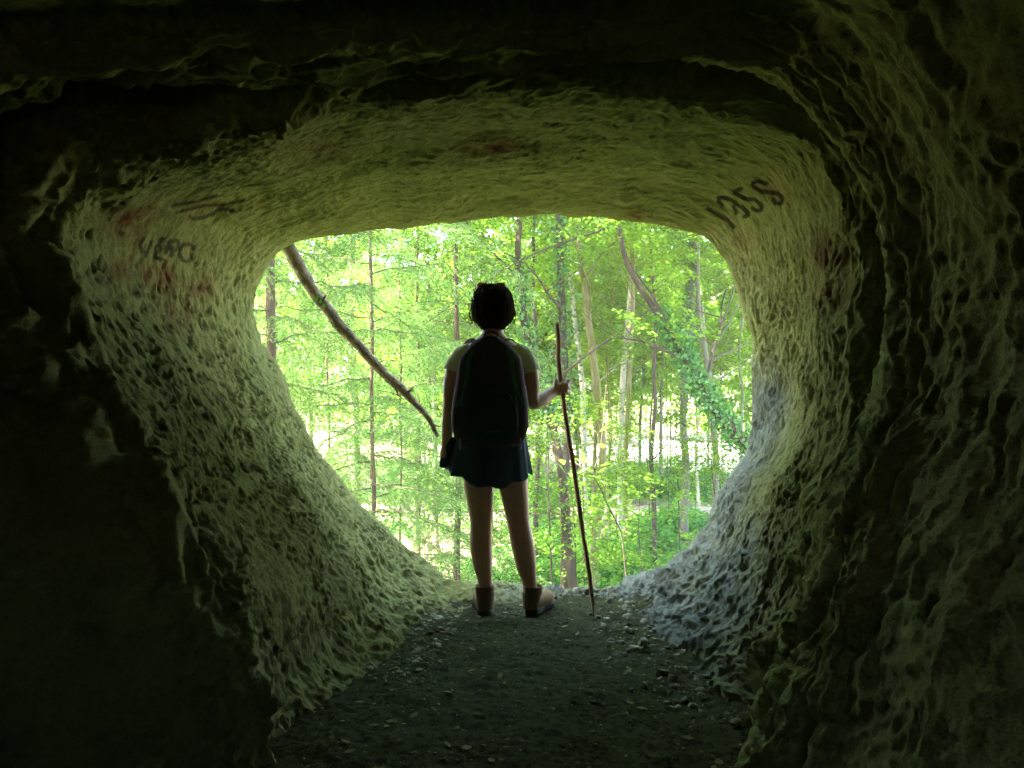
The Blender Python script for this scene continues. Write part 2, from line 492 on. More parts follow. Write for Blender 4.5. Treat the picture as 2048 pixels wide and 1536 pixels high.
def stroke_dist(strokes):
    """least distance in px to a set of polylines, each with its own width"""
    best = np.full(px.shape, 9.0)
    for w_, pts in strokes:
        pts = np.asarray(pts, float)
        box = lit & (px > pts[:, 0].min()-20) & (px < pts[:, 0].max()+20) & (py > pts[:, 1].min()-20) & (py < pts[:, 1].max()+20)
        if not box.any(): continue
        q = np.stack([px[box], py[box]], -1)
        d = np.full(len(q), 1e9)
        pp = resample(pts, 30)
        for a, b in zip(pp[:-1], pp[1:]):
            ab = b-a; t = np.clip(((q-a)@ab)/(ab@ab+1e-9), 0, 1)
            d = np.minimum(d, np.linalg.norm(q-a-t[:, None]*ab, axis=1))
        best[box] = np.minimum(best[box], d/w_)
    return best

DATE = [(3.2, [(1416,417),(1429,425),(1440,431),(1452,438),(1460,446),(1467,454)]),
        (3.7, [(1444,411),(1438,404),(1438,396),(1451,396),(1466,402),(1477,411),(1484,414),(1491,421),(1497,429),(1489,433)]),
        (3.2, [(1467,412),(1470,419),(1473,426)]),
        (3.7, [(1482,378),(1469,384),(1477,390),(1489,396)]), (3.7, [(1498,399),(1510,400),(1520,408),(1523,417),(1514,421),(1506,417)]),
        (3.7, [(1534,367),(1522,364),(1511,364),(1505,369),(1513,377),(1526,383),(1543,385),(1555,387),(1564,396),(1562,406),(1552,406),(1546,399)])]
LETTERS = [(3.6, [(343,411),(356,409),(370,407),(387,404),(404,400),(419,395),(433,391)]), (3.2, [(354,425),(384,417),(406,412),(438,410),(467,405),(487,401)]),
           (3.8, [(379,433),(387,438),(409,434),(426,427),(443,418),(460,420),(472,423)]),
           (4.0, [(387,497),(382,489),(367,490),(359,504),(362,516),(372,523),(382,518),(383,511)]),
           (4.0, [(340,496),(338,487),(345,481),(357,485),(356,494),(348,501)]), (4.0, [(346,497),(345,504),(343,511)]),
           (4.0, [(325,478),(318,487),(320,499),(311,506),(312,516),(326,519)]), (3.6, [(333,492),(331,506)]),
           (3.6, [(303,482),(297,497),(291,512)]), (3.6, [(287,476),(281,488),(284,504)])]
dd, dl = stroke_dist(DATE), stroke_dist(LETTERS)
wob = (0.35*fbm(X*60, 3, 120)).reshape(px.shape)
paint_d = np.clip((1.45 - (dd+wob*1.3))/0.5, 0, 1); paint_l = np.clip((1.25 - (dl+wob*1.5))/0.5, 0, 1)*0.9
stain = np.zeros(px.shape)
for sx, sy, rx, ry, a in [(262,445,50,38,1.0),(330,560,30,34,0.9),(355,625,32,36,0.7),(240,540,34,30,0.7),(290,545,30,24,0.8),(400,575,40,26,0.6),(980,292,75,16,0.9),
                          (1275,428,28,12,0.8),(1670,515,55,45,0.8),(1660,590,40,30,0.6),(1530,380,60,35,0.35),(640,300,60,30,0.4),(1490,470,40,40,0.3),
                          (1430,430,70,40,0.25),(330,480,90,70,0.3),(410,425,70,30,0.3)]:
    stain = np.maximum(stain, a*np.exp(-((px-sx)/rx)**2 - ((py-sy)/ry)**2)*lit)
stain = np.clip(stain*(0.8 + 0.9*fbm(X*14, 3, 130).reshape(px.shape)), 0, 1)
# skylight tint painted as grey, low right by the mouth; ochre rock elsewhere
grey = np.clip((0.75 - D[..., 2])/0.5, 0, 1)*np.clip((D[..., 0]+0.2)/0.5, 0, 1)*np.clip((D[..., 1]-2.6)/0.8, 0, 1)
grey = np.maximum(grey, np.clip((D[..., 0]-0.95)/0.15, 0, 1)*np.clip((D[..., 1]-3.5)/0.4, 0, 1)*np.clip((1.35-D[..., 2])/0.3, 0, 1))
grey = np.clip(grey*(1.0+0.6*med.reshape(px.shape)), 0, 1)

m_rock, nt, out = new_mat('limestone')
bs = N(nt, 'ShaderNodeBsdfPrincipled', inputs={'Roughness': 0.95, 'Specular IOR Level': 0.06})
f = ramp(nt, noise_tex(nt, 3.5, 5, 0.6), [(0.32, 0.0), (0.68, 1.0)])
c = mixc(nt, f, (0.168, 0.178, 0.056), (0.128, 0.140, 0.047))
f2n = ramp(nt, noise_tex(nt, 26, 5, 0.65), [(0.35, 0.0), (0.75, 1.0)])
c = mixc(nt, f2n, c, (0.215, 0.222, 0.090))
sp = ramp(nt, noise_tex(nt, 120, 4, 0.7), [(0.50, 0.0), (0.66, 0.55)])
c = mixc(nt, sp, c, (0.085, 0.088, 0.032))
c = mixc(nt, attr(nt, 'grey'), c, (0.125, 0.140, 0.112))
al = ramp(nt, noise_tex(nt, 1.9, 6, 0.65), [(0.54, 0.0), (0.74, 0.40)])
c = mixc(nt, al, c, (0.045, 0.060, 0.017))
c = mixc(nt, attr(nt, 'stain'), c, (0.085, 0.026, 0.010))
c = mixc(nt, attr(nt, 'paint'), c, (0.006, 0.0035, 0.003))
nt.links.new(c, bs.inputs['Base Color'])
bmp = N(nt, 'ShaderNodeBump', inputs={'Strength': 0.9, 'Distance': 0.008})
nt.links.new(noise_tex(nt, 95, 6, 0.7), bmp.inputs['Height'])
nt.links.new(bmp.outputs[0], bs.inputs['Normal'])
nt.links.new(bs.outputs[0], out.inputs[0])

ii = np.arange(M_ST-1)[:, None]; jj = np.arange(N_ANG)[None, :]
quads = np.stack([ii*N_ANG+jj, ii*N_ANG+(jj+1) % N_ANG, (ii+1)*N_ANG+(jj+1) % N_ANG, (ii+1)*N_ANG+jj], -1).reshape(-1, 4)
Vc = D.reshape(-1, 3)
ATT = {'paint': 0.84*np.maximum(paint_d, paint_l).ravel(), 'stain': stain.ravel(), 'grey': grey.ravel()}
qd = paint_d.ravel()[quads].mean(1) > 0.25
ql = (paint_l.ravel()[quads].mean(1) > 0.25) & ~qd
def submesh(name, q):
    used, inv = np.unique(q, return_inverse=True)
    return np_mesh(name, Vc[used], [inv.reshape(q.shape)], {k: v[used] for k, v in ATT.items()}, True)
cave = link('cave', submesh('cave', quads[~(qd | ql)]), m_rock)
tag(cave, 'pitted limestone cave tunnel with a rounded mouth', kind='structure')
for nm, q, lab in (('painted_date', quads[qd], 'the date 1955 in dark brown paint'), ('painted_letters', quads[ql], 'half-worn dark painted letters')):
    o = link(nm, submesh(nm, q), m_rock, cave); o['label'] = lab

# ------------------------------------------------------------------ trodden floor of the cave, chips and dry leaves on it
def floor_z(x, y):
    X_ = np.stack([np.ravel(x), np.ravel(y), np.zeros(np.size(x))], -1).astype(np.float32)
    z = 0.016*fbm(X_*2.2, 3, 200) + 0.012*fbm(X_*8, 4, 210) + 0.0055*fbm(X_*38, 3, 220)
    return z.reshape(np.shape(x)) - 0.006
gx = np.linspace(-2.2, 1.6, 470); gy = -2.2 + (4.42+2.2)*np.linspace(0, 1, 760)
GX, GY = np.meshgrid(gx, gy)
GZ = floor_z(GX, GY) - 0.10*np.clip((GY-4.1)/0.3, 0, 1)**2
Vf = np.stack([GX, GY, GZ], -1).reshape(-1, 3)
a_ = np.arange(len(gy)-1)[:, None]; b_ = np.arange(len(gx)-1)[None, :]; w_ = len(gx)
qf = np.stack([a_*w_+b_, a_*w_+b_+1, (a_+1)*w_+b_+1, (a_+1)*w_+b_], -1).reshape(-1, 4)
m_floor, nt, out = new_mat('trodden_earth')
bs = N(nt, 'ShaderNodeBsdfPrincipled', inputs={'Roughness': 0.95, 'Specular IOR Level': 0.04})
f = ramp(nt, noise_tex(nt, 6, 6, 0.65), [(0.35, 0.0), (0.7, 1.0)])
c = mixc(nt, f, (0.027, 0.030, 0.011), (0.048, 0.052, 0.022))
f = ramp(nt, noise_tex(nt, 38, 4, 0.6), [(0.52, 0.0), (0.60, 1.0)])
c = mixc(nt, f, c, (0.014, 0.013, 0.006))
f = ramp(nt, noise_tex(nt, 120, 2, 0.5), [(0.66, 0.0), (0.70, 1.0)])
c = mixc(nt, f, c, (0.10, 0.105, 0.07))
nt.links.new(c, bs.inputs['Base Color'])
bmp = N(nt, 'ShaderNodeBump', inputs={'Strength': 0.7, 'Distance': 0.008})
nt.links.new(noise_tex(nt, 70, 6, 0.7), bmp.inputs['Height'])
nt.links.new(bmp.outputs[0], bs.inputs['Normal']); nt.links.new(bs.outputs[0], out.inputs[0])
fl = link('cave_floor', np_mesh('cave_floor', Vf, [qf], None, True), m_floor)
tag(fl, 'trodden earth floor of the cave', kind='structure')

# stone chips, densest under the left wall
def chips(n, sampler, smin, smax, flat, seed):
    r = np.random.default_rng(seed)
    mb = MB()
    base = np.array([[1,0,0],[.5,.87,0],[-.5,.87,0],[-1,0,0],[-.5,-.87,0],[.5,-.87,0]], float)
    for _ in range(n):
        x, y = sampler(r)
        s = smin + (smax-smin)*r.random()**2.5
        k = base*(0.6+0.6*r.random((6, 1)))
        up = k*np.array([.72, .72, 0]) + np.array([0, 0, flat*(0.5+r.random())])
        V = np.concatenate([k - [0, 0, .15], up, [[0.1*r.normal(), 0.1*r.normal(), flat*1.15]]])*s
        an = r.random()*6.28; ca, sa = math.cos(an), math.sin(an)
        el = np.array([1.0, 0.55+0.4*r.random(), 1.0])
        V = V*el
        V = V @ np.array([[ca, sa, 0], [-sa, ca, 0], [0, 0, 1]])
        ti, tj = r.normal(0, .22, 2)
        V[:, 2] += V[:, 0]*ti + V[:, 1]*tj
        V += [x, y, float(floor_z(np.array([x]), np.array([y]))[0]) - .2*s]
        t = np.arange(6)
        mb.add(V, np.stack([t, (t+1) % 6, 6+(t+1) % 6, 6+t], -1), np.stack([6+t, 6+(t+1) % 6, np.full(6, 12)], -1), tone=r.random())
    return mb
def s_floor(r):
    while True:
        y = 1.5 + 2.6*r.random()
        hw = 0.72 + 0.12*r.normal()
        x = 0.1 + hw*(2*r.random()-1)
        if r.random() < 0.35 + 0.65*abs(x-0.15)/0.6: return x, y
def s_left(r):
    y = 3.0 + 1.2*r.random(); return -0.28 - 0.24*abs(r.normal()) + (y-3.4)*0.08, y
def s_right(r):
    y = 2.6 + 1.6*r.random(); return 0.62 + 0.13*r.normal() - (y-3.4)*0.1, y
def s_lip(r):
    return -0.35 + 0.95*r.random(), 4.15+0.22*r.random()
m_chip, nt, out = new_mat('stone_chip')
bs = N(nt, 'ShaderNodeBsdfPrincipled', inputs={'Roughness': 0.9, 'Specular IOR Level': 0.15})
nt.links.new(mixc(nt, attr(nt, 'tone'), (0.07, 0.07, 0.042), (0.20, 0.20, 0.13)), bs.inputs['Base Color'])
nt.links.new(bs.outputs[0], out.inputs[0])
mb = chips(1500, s_floor, .003, .015, .35, 21)
for args in ((300, s_left, .005, .032, .30, 22), (200, s_right, .008, .040, .45, 23), (160, s_lip, .008, .035, .4, 24)):
    q = chips(*args)
    mb.add(np.concatenate(q.V), np.concatenate(q.Q), np.concatenate(q.T), tone=np.concatenate(q.A['tone']))
o = mb.build('stone_chips', m_chip, smooth=False)
tag(o, 'broken limestone chips strewn along the edges of the cave floor', kind='stuff')

# dry leaves
r = np.random.default_rng(31)
mb = MB()
for _ in range(300):
    x, y = (s_floor if r.random() < .7 else s_left)(r)
    L = 0.009 + 0.014*r.random(); W = L*(0.45+0.25*r.random())
    V = np.array([[-L, 0, 0], [-.3*L, -W, .10*L*r.random()], [.4*L, -.8*W, .08*L], [L, 0, .15*L*r.random()], [.4*L, .8*W, .12*L*r.random()], [-.3*L, W, .08*L], [0, 0, -.05*L]])
    an = r.random()*6.28; ca, sa = math.cos(an), math.sin(an)
    V = V @ np.array([[ca, sa, 0], [-sa, ca, 0], [0, 0, 1]])
    V[:, 2] += V[:, 0]*r.normal(0, .13) + V[:, 1]*r.normal(0, .13)
    V += [x, y, float(floor_z(np.array([x]), np.array([y]))[0]) + 0.005]
    t = np.arange(6)
    mb.add(V, None, np.stack([t, (t+1) % 6, np.full(6, 6)], -1), tone=r.random())
m_dry = leaf_mat('dry_leaf', (0.03, 0.024, 0.012), (0.26, 0.24, 0.14), 0.15, (1, 0.8, 0.5))
o = mb.build('leaf_litter', m_dry)
tag(o, 'small dry leaves and bark scraps on the cave floor', kind='stuff')

# ------------------------------------------------------------------ the hiker, seen from behind
def loft(secs, sides=24, power=2.0, cap=True):
    """secs: (centre xyz, rx, ry[, twist]) rings in horizontal planes, joined into a closed skin"""
    th = np.linspace(0, 2*np.pi, sides, endpoint=False)
    V = []
    for s in secs:
        c_, rx, ry = np.asarray(s[0], float), s[1], s[2]
        cs, sn = np.cos(th), np.sin(th)
        V.append(np.stack([c_[0] + rx*np.sign(cs)*np.abs(cs)**(2/power), c_[1] + ry*np.sign(sn)*np.abs(sn)**(2/power), np.full(sides, c_[2])], -1))
    n = len(secs); V = np.concatenate(V)
    i = np.arange(n-1)[:, None]; j = np.arange(sides)[None, :]
    q = np.stack([i*sides+j, i*sides+(j+1) % sides, (i+1)*sides+(j+1) % sides, (i+1)*sides+j], -1).reshape(-1, 4)
    if secs[0][0][2] < secs[-1][0][2]: pass
    tris = np.zeros((0, 3), int)
    if cap:
        V = np.concatenate([V, [secs[0][0]], [secs[-1][0]]]); jj = np.arange(sides)
        tris = np.concatenate([np.stack([np.full(sides, n*sides), (jj+1) % sides, jj], -1), np.stack([np.full(sides, n*sides+1), (n-1)*sides+jj, (n-1)*sides+(jj+1) % sides], -1)])
    return V, q, tris

def ball(c, rx, ry, rz, nu=20, nv=12):
    secs = []
    for k in range(nv+1):
        a = -np.pi/2 + np.pi*k/nv
        secs.append(((c[0], c[1], c[2]+rz*math.sin(a)), max(rx*math.cos(a), 1e-4), max(ry*math.cos(a), 1e-4)))
    return loft(secs, nu)

def fused(name, mb, mat, parent, voxel, origin, smooth_it=4, sub=0):
    """joins overlapping solids into one continuous skin"""
    me = mb.mesh(name)
    o = bpy.data.objects.new('tmp', me); COL.objects.link(o)
    rm = o.modifiers.new('r', 'REMESH'); rm.mode = 'VOXEL'; rm.voxel_size = voxel; rm.use_smooth_shade = True
    sm = o.modifiers.new('s', 'SMOOTH'); sm.factor = 0.5; sm.iterations = smooth_it
    dg = bpy.context.evaluated_depsgraph_get()
    me2 = bpy.data.meshes.new_from_object(o.evaluated_get(dg))
    bpy.data.objects.remove(o); me2.name = name
    me2.transform(Matrix.Translation(-Vector(origin)))
    me2.polygons.foreach_set('use_smooth', np.ones(len(me2.polygons), bool))
    return link(name, me2, mat, parent)

def path_r(pts, rad, n):          # smooth path with radii
    p = resample(np.concatenate([np.asarray(pts, float), np.asarray(rad, float)[:, None]], 1), n)
    return p[:, :3], p[:, 3]

SKIN = simple_mat('skin', (0.36, 0.20, 0.125), (0.32, 0.175, 0.11), 30, 0.55, 0.1, 200, spec=0.35, bump_dist=0.002)
HAIR = simple_mat('dark_brown_hair', (0.035, 0.018, 0.011), (0.02, 0.011, 0.007), 90, 0.8, 0.6, 180, (1, 1, .12), 0.04, 0.004)
SHIRT = simple_mat('pale_cotton', (0.60, 0.60, 0.45), (0.54, 0.54, 0.40), 60, 0.9, 0.4, 240, spec=0.1, bump_dist=0.002)
NAVY = simple_mat('navy_cotton', (0.026, 0.050, 0.078), (0.016, 0.034, 0.054), 50, 0.85, 0.4, 260, spec=0.15, bump_dist=0.002)
LEATHER = simple_mat('tan_nubuck', (0.24, 0.135, 0.045), (0.17, 0.095, 0.034), 25, 0.75, 0.4, 120, spec=0.2, bump_dist=0.003)
SOLE = simple_mat('dark_rubber', (0.035, 0.028, 0.022), (0.025, 0.02, 0.016), 30, 0.8, 0.3, 90, spec=0.3)
CUFF = simple_mat('dark_padding', (0.14, 0.082, 0.036), (0.09, 0.053, 0.026), 40, 0.85)

foot0 = np.array([(1010-1024)/F_PX*3.86, 3.86, 0.0])
person = empty('person', foot0, 'hiker seen from behind in pale tee, dark skirt and tan boots, gripping a stick', 'person')
Q = P
# --- body: one continuous skin
mb = MB()
torso = [(Q(985,962,3.88), .10, .085), (Q(985,930,3.88), .148, .108), (Q(985,890,3.88), .145, .105), (Q(985,840,3.88), .118, .088), (Q(985,800,3.88), .122, .09),
         (Q(985,750,3.88), .142, .10), (Q(985,715,3.88), .155, .09), (Q(985,693,3.88), .140, .070), (Q(985,680,3.885), .090, .058), (Q(985,668,3.89), .058, .052),
         (Q(985,650,3.895), .051, .052), (Q(985,632,3.90), .052, .055)]
mb.add(*loft(torso[::-1]))
mb.add(*ball(Q(985,612,3.905), .072, .092, .108, 24, 16))
mb.add(*ball(Q(985,632,3.945), .052, .058, .062))                     # jaw
mb.add(*ball(Q(985,620,3.998), .012, .020, .020, 12, 8))               # nose
mb.add(*ball(Q(985,633,3.988), .024, .012, .009, 12, 8))               # lips
for s in (-1, 1):
    mb.add(*ball(Q(985+s*28,618,3.905), .012, .022, .032, 12, 8))      # ears
    mb.add(*ball(Q(985+s*13,611,3.985), .017, .010, .006, 12, 8))      # brows
def limb_add(pts, rad, n=30, sides=16):
    c_, r_ = path_r(pts, rad, n); mb.add(*tube(c_, r_, sides))
# legs
limb_add([Q(958,930,3.88), Q(957,970,3.885), Q(961,1010,3.895), Q(962.5,1045,3.895), Q(962,1085,3.885), Q(965,1125,3.875), Q(970.5,1165,3.865), Q(972,1195,3.86), Q(972,1214,3.86)], [.088,.076,.066,.057,.0565,.050,.036,.037,.035], 40, 20)
limb_add([Q(1018,930,3.88), Q(1026,968,3.885), Q(1032,1010,3.895), Q(1037,1045,3.895), Q(1045,1088,3.885), Q(1052,1128,3.875), Q(1058.5,1165,3.865), Q(1061,1195,3.86), Q(1062,1214,3.86)], [.088,.076,.066,.058,.0585,.052,.037,.037,.035], 40, 20)
limb_add([Q(972,1217,3.84), Q(966,1220,3.92), Q(958,1222,3.99)], [.030,.030,.022], 14)     # feet inside the boots
limb_add([Q(1063,1217,3.84), Q(1076,1220,3.90), Q(1090,1222,3.95)], [.030,.030,.022], 14)
# left arm, hand in the skirt pocket
limb_add([Q(932,708,3.88), Q(914,727,3.88), Q(903,765,3.878), Q(900,812,3.87), Q(896,850,3.87), Q(893,880,3.875), Q(893,893,3.88)], [.044,.044,.041,.036,.032,.025,.024], 34)
# right arm, forearm reaching forward to the stick
limb_add([Q(1038,708,3.88), Q(1055,727,3.88), Q(1063,765,3.875), Q(1065,803,3.87), Q(1081,801,3.91), Q(1098,789,3.97), Q(1112,778,4.02), Q(1121,772,4.035)], [.044,.044,.040,.037,.036,.031,.025,.026], 40)
# right hand closed round the stick
HD = 4.03
def hp(px, py, dy): return Q(px, py, HD+dy)
c_, r_ = path_r([hp(1117,778,-.012), hp(1127,774,-.018), hp(1133,773,-.010)], [.024,.029,.026], 10); mb.add(*tube(c_, r_, 14))
c_, r_ = path_r([hp(1129,786,-.012), hp(1131,766,-.014)], [.023,.021], 8); mb.add(*tube(c_, r_, 12))
for k, (yy, rr, ln) in enumerate([(763,.0098,1.0), (771,.0102,1.06), (779.5,.0099,1.0), (787.5,.0086,.85)]):
    f_ = [hp(1132,yy,-.010), hp(1138.5,yy-1,.004), hp(1138,yy,.024), hp(1130,yy+.5,.036*ln), hp(1119,yy+1,.032*ln), hp(1113.5,yy+1.5,.016*ln), hp(1114,yy+1.5,.004)]
    c_, r_ = path_r(f_, [rr*1.05, rr*1.15, rr, rr*1.02, rr*.95, rr*.9, rr*.78], 22); mb.add(*tube(c_, r_, 10))
c_, r_ = path_r([hp(1121,784,-.022), hp(1114,775,-.026), hp(1111.5,766,-.022), hp(1114,758.5,-.014)], [.015,.0125,.0115,.009], 14); mb.add(*tube(c_, r_, 10))
# left hand, loosely curled in the pocket
c_, r_ = path_r([Q(893,890,3.88), Q(893,905,3.882), Q(894,915,3.885)], [.025,.034,.030], 10); mb.add(*tube(c_, r_, 14))
for k in range(4):
    xx = 886 + k*5.0
    c_, r_ = path_r([Q(xx,912,3.884), Q(xx-.5,924+[0,2,1.5,-2][k],3.890), Q(xx+1,931+[0,3,2,-3][k],3.905), Q(xx+2,933+[0,3,2,-3][k],3.92)], [.0105,.0098,.0088,.0075], 14); mb.add(*tube(c_, r_, 10))
c_, r_ = path_r([Q(901,897,3.872), Q(908,908,3.868), Q(909,919,3.872)], [.0135,.012,.0095], 10); mb.add(*tube(c_, r_, 10))
body = fused('body', mb, SKIN, person, .0042, foot0, 3)
for s in (-1, 1):
    e = MB().add(*ball(Q(985+s*13,614,3.978), .012, .012, .012, 12, 8))
    e.build('eye', simple_mat('eye_white', (.7, .68, .62), (.6, .58, .55), 5, .3), person, origin=foot0)

# --- hair: a chin-length bob, swept strands and stray wisps
mb = MB()
hair = [(568, 983, 9, .030, 3.90), (570.5, 983, 17, .052, 3.90), (575, 984, 25, .074, 3.90), (583, 985, 32, .094, 3.895), (594, 985.5, 36.5, .106, 3.89), (608, 985.5, 39, .108, 3.887), (622, 986, 39.5, .104, 3.884),
        (634, 986, 38, .096, 3.88), (643, 986, 34.5, .084, 3.875), (650, 986, 26, .064, 3.87), (655.5, 986, 18.5, .048, 3.866)]
secs = [(Q(cx_, y_, d_), hw/F_PX*d_, ry) for (y_, cx_, hw, ry, d_) in hair]
def front_cut(V):                 # leaves the face free
    return V
V, q, t = loft(secs[::-1], 36)
face_y = 3.955
lowz = Q(0, 596, 3.9)[2]
k = (V[:, 1] > face_y) & (V[:, 2] < lowz); V[k, 1] = face_y + (V[k, 1]-face_y)*.05
mb.add(V, q, t)
hairball = fused('hair', mb, HAIR, person, .004, foot0, 2)
r = np.random.default_rng(41)
mb = MB()
for k in range(420):
    an = r.uniform(-np.pi*1.12, .12*np.pi)              # round the back and the sides
    dr_ = np.array([math.cos(an), math.sin(an)])
    n0 = r.random()
    jit = r.normal(0, .0028)
    pts = []
    for (y_, cx_, hw, ry, d_) in hair[1+int(2*n0):]:
        c_ = Q(cx_, y_, d_)
        pts.append([c_[0] + dr_[0]*(hw/F_PX*d_*1.006+jit+.0012), c_[1] + dr_[1]*(ry*1.006+jit+.0012), c_[2]])
    pts = np.array(pts); end = pts[-1].copy()
    pts[1:, :2] += np.cumsum(r.normal(0, .0013, (len(pts)-1, 2)), 0)
    pts[-1, 2] -= .012*r.random()
    c_ = resample(pts, 16)
    mb.add(*tube(c_, np.linspace(.0022, .0007, 16)*(.7+.6*r.random()), 4, False))
for (pp, rr) in (([(952,592),(944,610),(939.5,627),(940,641),(944,654)], .0016), ([(950,598),(942,615),(941,632),(945,648)], .0016), ([(953,600),(945,618),(943,636),(947,646)], .0018), ([(948,590),(941,604),(938,620),(939,634)], .0013),
                 ([(951,606),(946,625),(948,642),(953,653),(958,658)], .0018), ([(1022,598),(1027,614),(1030,628),(1029,641),(1024,652)], .0018), ([(1021,604),(1028,620),(1031,634),(1027,646)], .0014),
                 ([(1022,610),(1027,626),(1026,640),(1019,651)], .002), ([(1018,596),(1024,607),(1029,618),(1032,630),(1031,640)], .0012), ([(1020,612),(1024,630),(1022,643),(1014,653)], .002),
                 ([(950,620),(949,636),(954,648),(961,656)], .0024), ([(1020,622),(1021,638),(1015,649),(1007,656)], .0024), ([(955,640),(960,652),(967,660)], .002), ([(1013,640),(1009,652),(1002,660)], .002)):
    for j in range(3):
        pts = np.array([Q(x_ + r.normal(0, .9), y_ + r.normal(0, .9), 3.90 + r.normal(0, .012)) for x_, y_ in pp])
        mb.add(*tube(resample(pts, 14), np.linspace(rr, rr*.3, 14), 4, False))
st = mb.build('hair_strands', HAIR, hairball, origin=foot0)

# --- tee
mb = MB()
sh = [(Q(985,872,3.88), .140, .105), (Q(985,840,3.88), .134, .102), (Q(985,800,3.88), .136, .104), (Q(985,750,3.88), .152, .110), (Q(985,715,3.88), .163, .099), (Q(985,700,3.88), .148, .082), (Q(985,687,3.885), .108, .066), (Q(985,677,3.888), .075, .060), (Q(985,670,3.89), .060, .056)]
mb.add(*loft(sh[::-1]))
for pts, rad in (([Q(942,705,3.88), Q(924,712,3.88), Q(913,725,3.88), Q(907,743,3.88)], [.050,.049,.047,.055]), ([Q(1028,705,3.88), Q(1046,712,3.88), Q(1055,725,3.88), Q(1061,744,3.878)], [.050,.049,.047,.055])):
    c_, r_ = path_r(pts, rad, 16); mb.add(*tube(c_, r_, 20))
tee = fused('tee_shirt', mb, SHIRT, person, .0045, foot0, 2)
dpm = tee.data
v_ = np.empty(len(dpm.vertices)*3, np.float32); dpm.vertices.foreach_get('co', v_); v_ = v_.reshape(-1, 3)
n_ = np.empty(len(dpm.vertices)*3, np.float32); dpm.vertices.foreach_get('normal', n_); n_ = n_.reshape(-1, 3)
wr = fbm(v_*np.array([26, 26, 9], np.float32), 3, 500); v_ = v_ + n_*(wr*.0045)[:, None]
dpm.vertices.foreach_set('co', v_.ravel()); dpm.update()

# --- skirt, flared with soft folds, hem dropping towards the middle
nth, nz = 120, 26
th = np.linspace(0, 2*np.pi, nth, endpoint=False)
rows_ = []
hem_top = Q(985, 846, 3.88)[2]
for i in range(nz):
    u = i/(nz-1)
    c0, s0 = np.cos(th), np.sin(th)
    left = np.clip(-c0, 0, 1); right = np.clip(c0, 0, 1)
    wx = .160 + (.072*u**1.0)*left + (.037*u**1.1)*right
    wy = .100 + .060*u**1.2
    fold = (1 + u*(.035*np.sin(9*th+.6) + .022*np.sin(17*th+2.0) + .015*np.sin(5*th)))
    x = -.098 + wx*c0*fold; y = 3.88 + wy*s0*fold
    hem_px = 968 - 30*left**2 - 20*right**2 - 6*(s0 > 0)*s0 + 3*np.sin(9*th+.6)
    hz = CAM_Z - (hem_px-768)/F_PX*3.88
    z = hem_top + (hz-hem_top)*u
    rows_.append(np.stack([x, y, z], -1))
Vs = np.concatenate(rows_)
inn = Vs.copy(); inn[:, 0] = -.098 + (inn[:, 0]+.098)*.985; inn[:, 1] = 3.88 + (inn[:, 1]-3.88)*.985
i = np.arange(nz-1)[:, None]; j = np.arange(nth)[None, :]
q = np.stack([i*nth+j, (i+1)*nth+j, (i+1)*nth+(j+1) % nth, i*nth+(j+1) % nth], -1).reshape(-1, 4)
off = len(Vs); jj = np.arange(nth)
rimq = np.stack([(nz-1)*nth+jj, off+(nz-1)*nth+jj, off+(nz-1)*nth+(jj+1) % nth, (nz-1)*nth+(jj+1) % nth], -1)
MB().add(np.concatenate([Vs, inn]), np.concatenate([q, q[:, ::-1]+off, rimq])).build('skirt', NAVY, person, origin=foot0)
# pocket flap standing off on the left, over the hand
pk = []
for i in range(8):
    u = i/7
    for j in range(9):
        v = j/8
        x_ = (887 - 9*u) + (30 + 2*u)*v; y_ = 874 + (58 + 4*math.sin(v*6))*u
        b = math.sin(np.pi*v)*.022*(.4+.6*math.sin(np.pi*min(u*1.2, 1)))
        pk.append(Q(x_, y_, 3.868) - np.array([0, b, 0]))
pk = np.array(pk); i = np.arange(7)[:, None]; j = np.arange(8)[None, :]
q = np.stack([i*9+j, (i+1)*9+j, (i+1)*9+j+1, i*9+j+1], -1).reshape(-1, 4)
back = pk + np.array([0, .006, 0])
edge = [k for k in range(9)] + [9*k+8 for k in range(1, 8)] + [63+k for k in range(7, -1, -1)] + [9*k for k in range(6, 0, -1)]
eq = np.array([[edge[k], edge[(k+1) % len(edge)], edge[(k+1) % len(edge)]+72, edge[k]+72] for k in range(len(edge))])
MB().add(np.concatenate([pk, back]), np.concatenate([q, q[:, ::-1]+72, eq])).build('pocket', NAVY, person, origin=foot0)

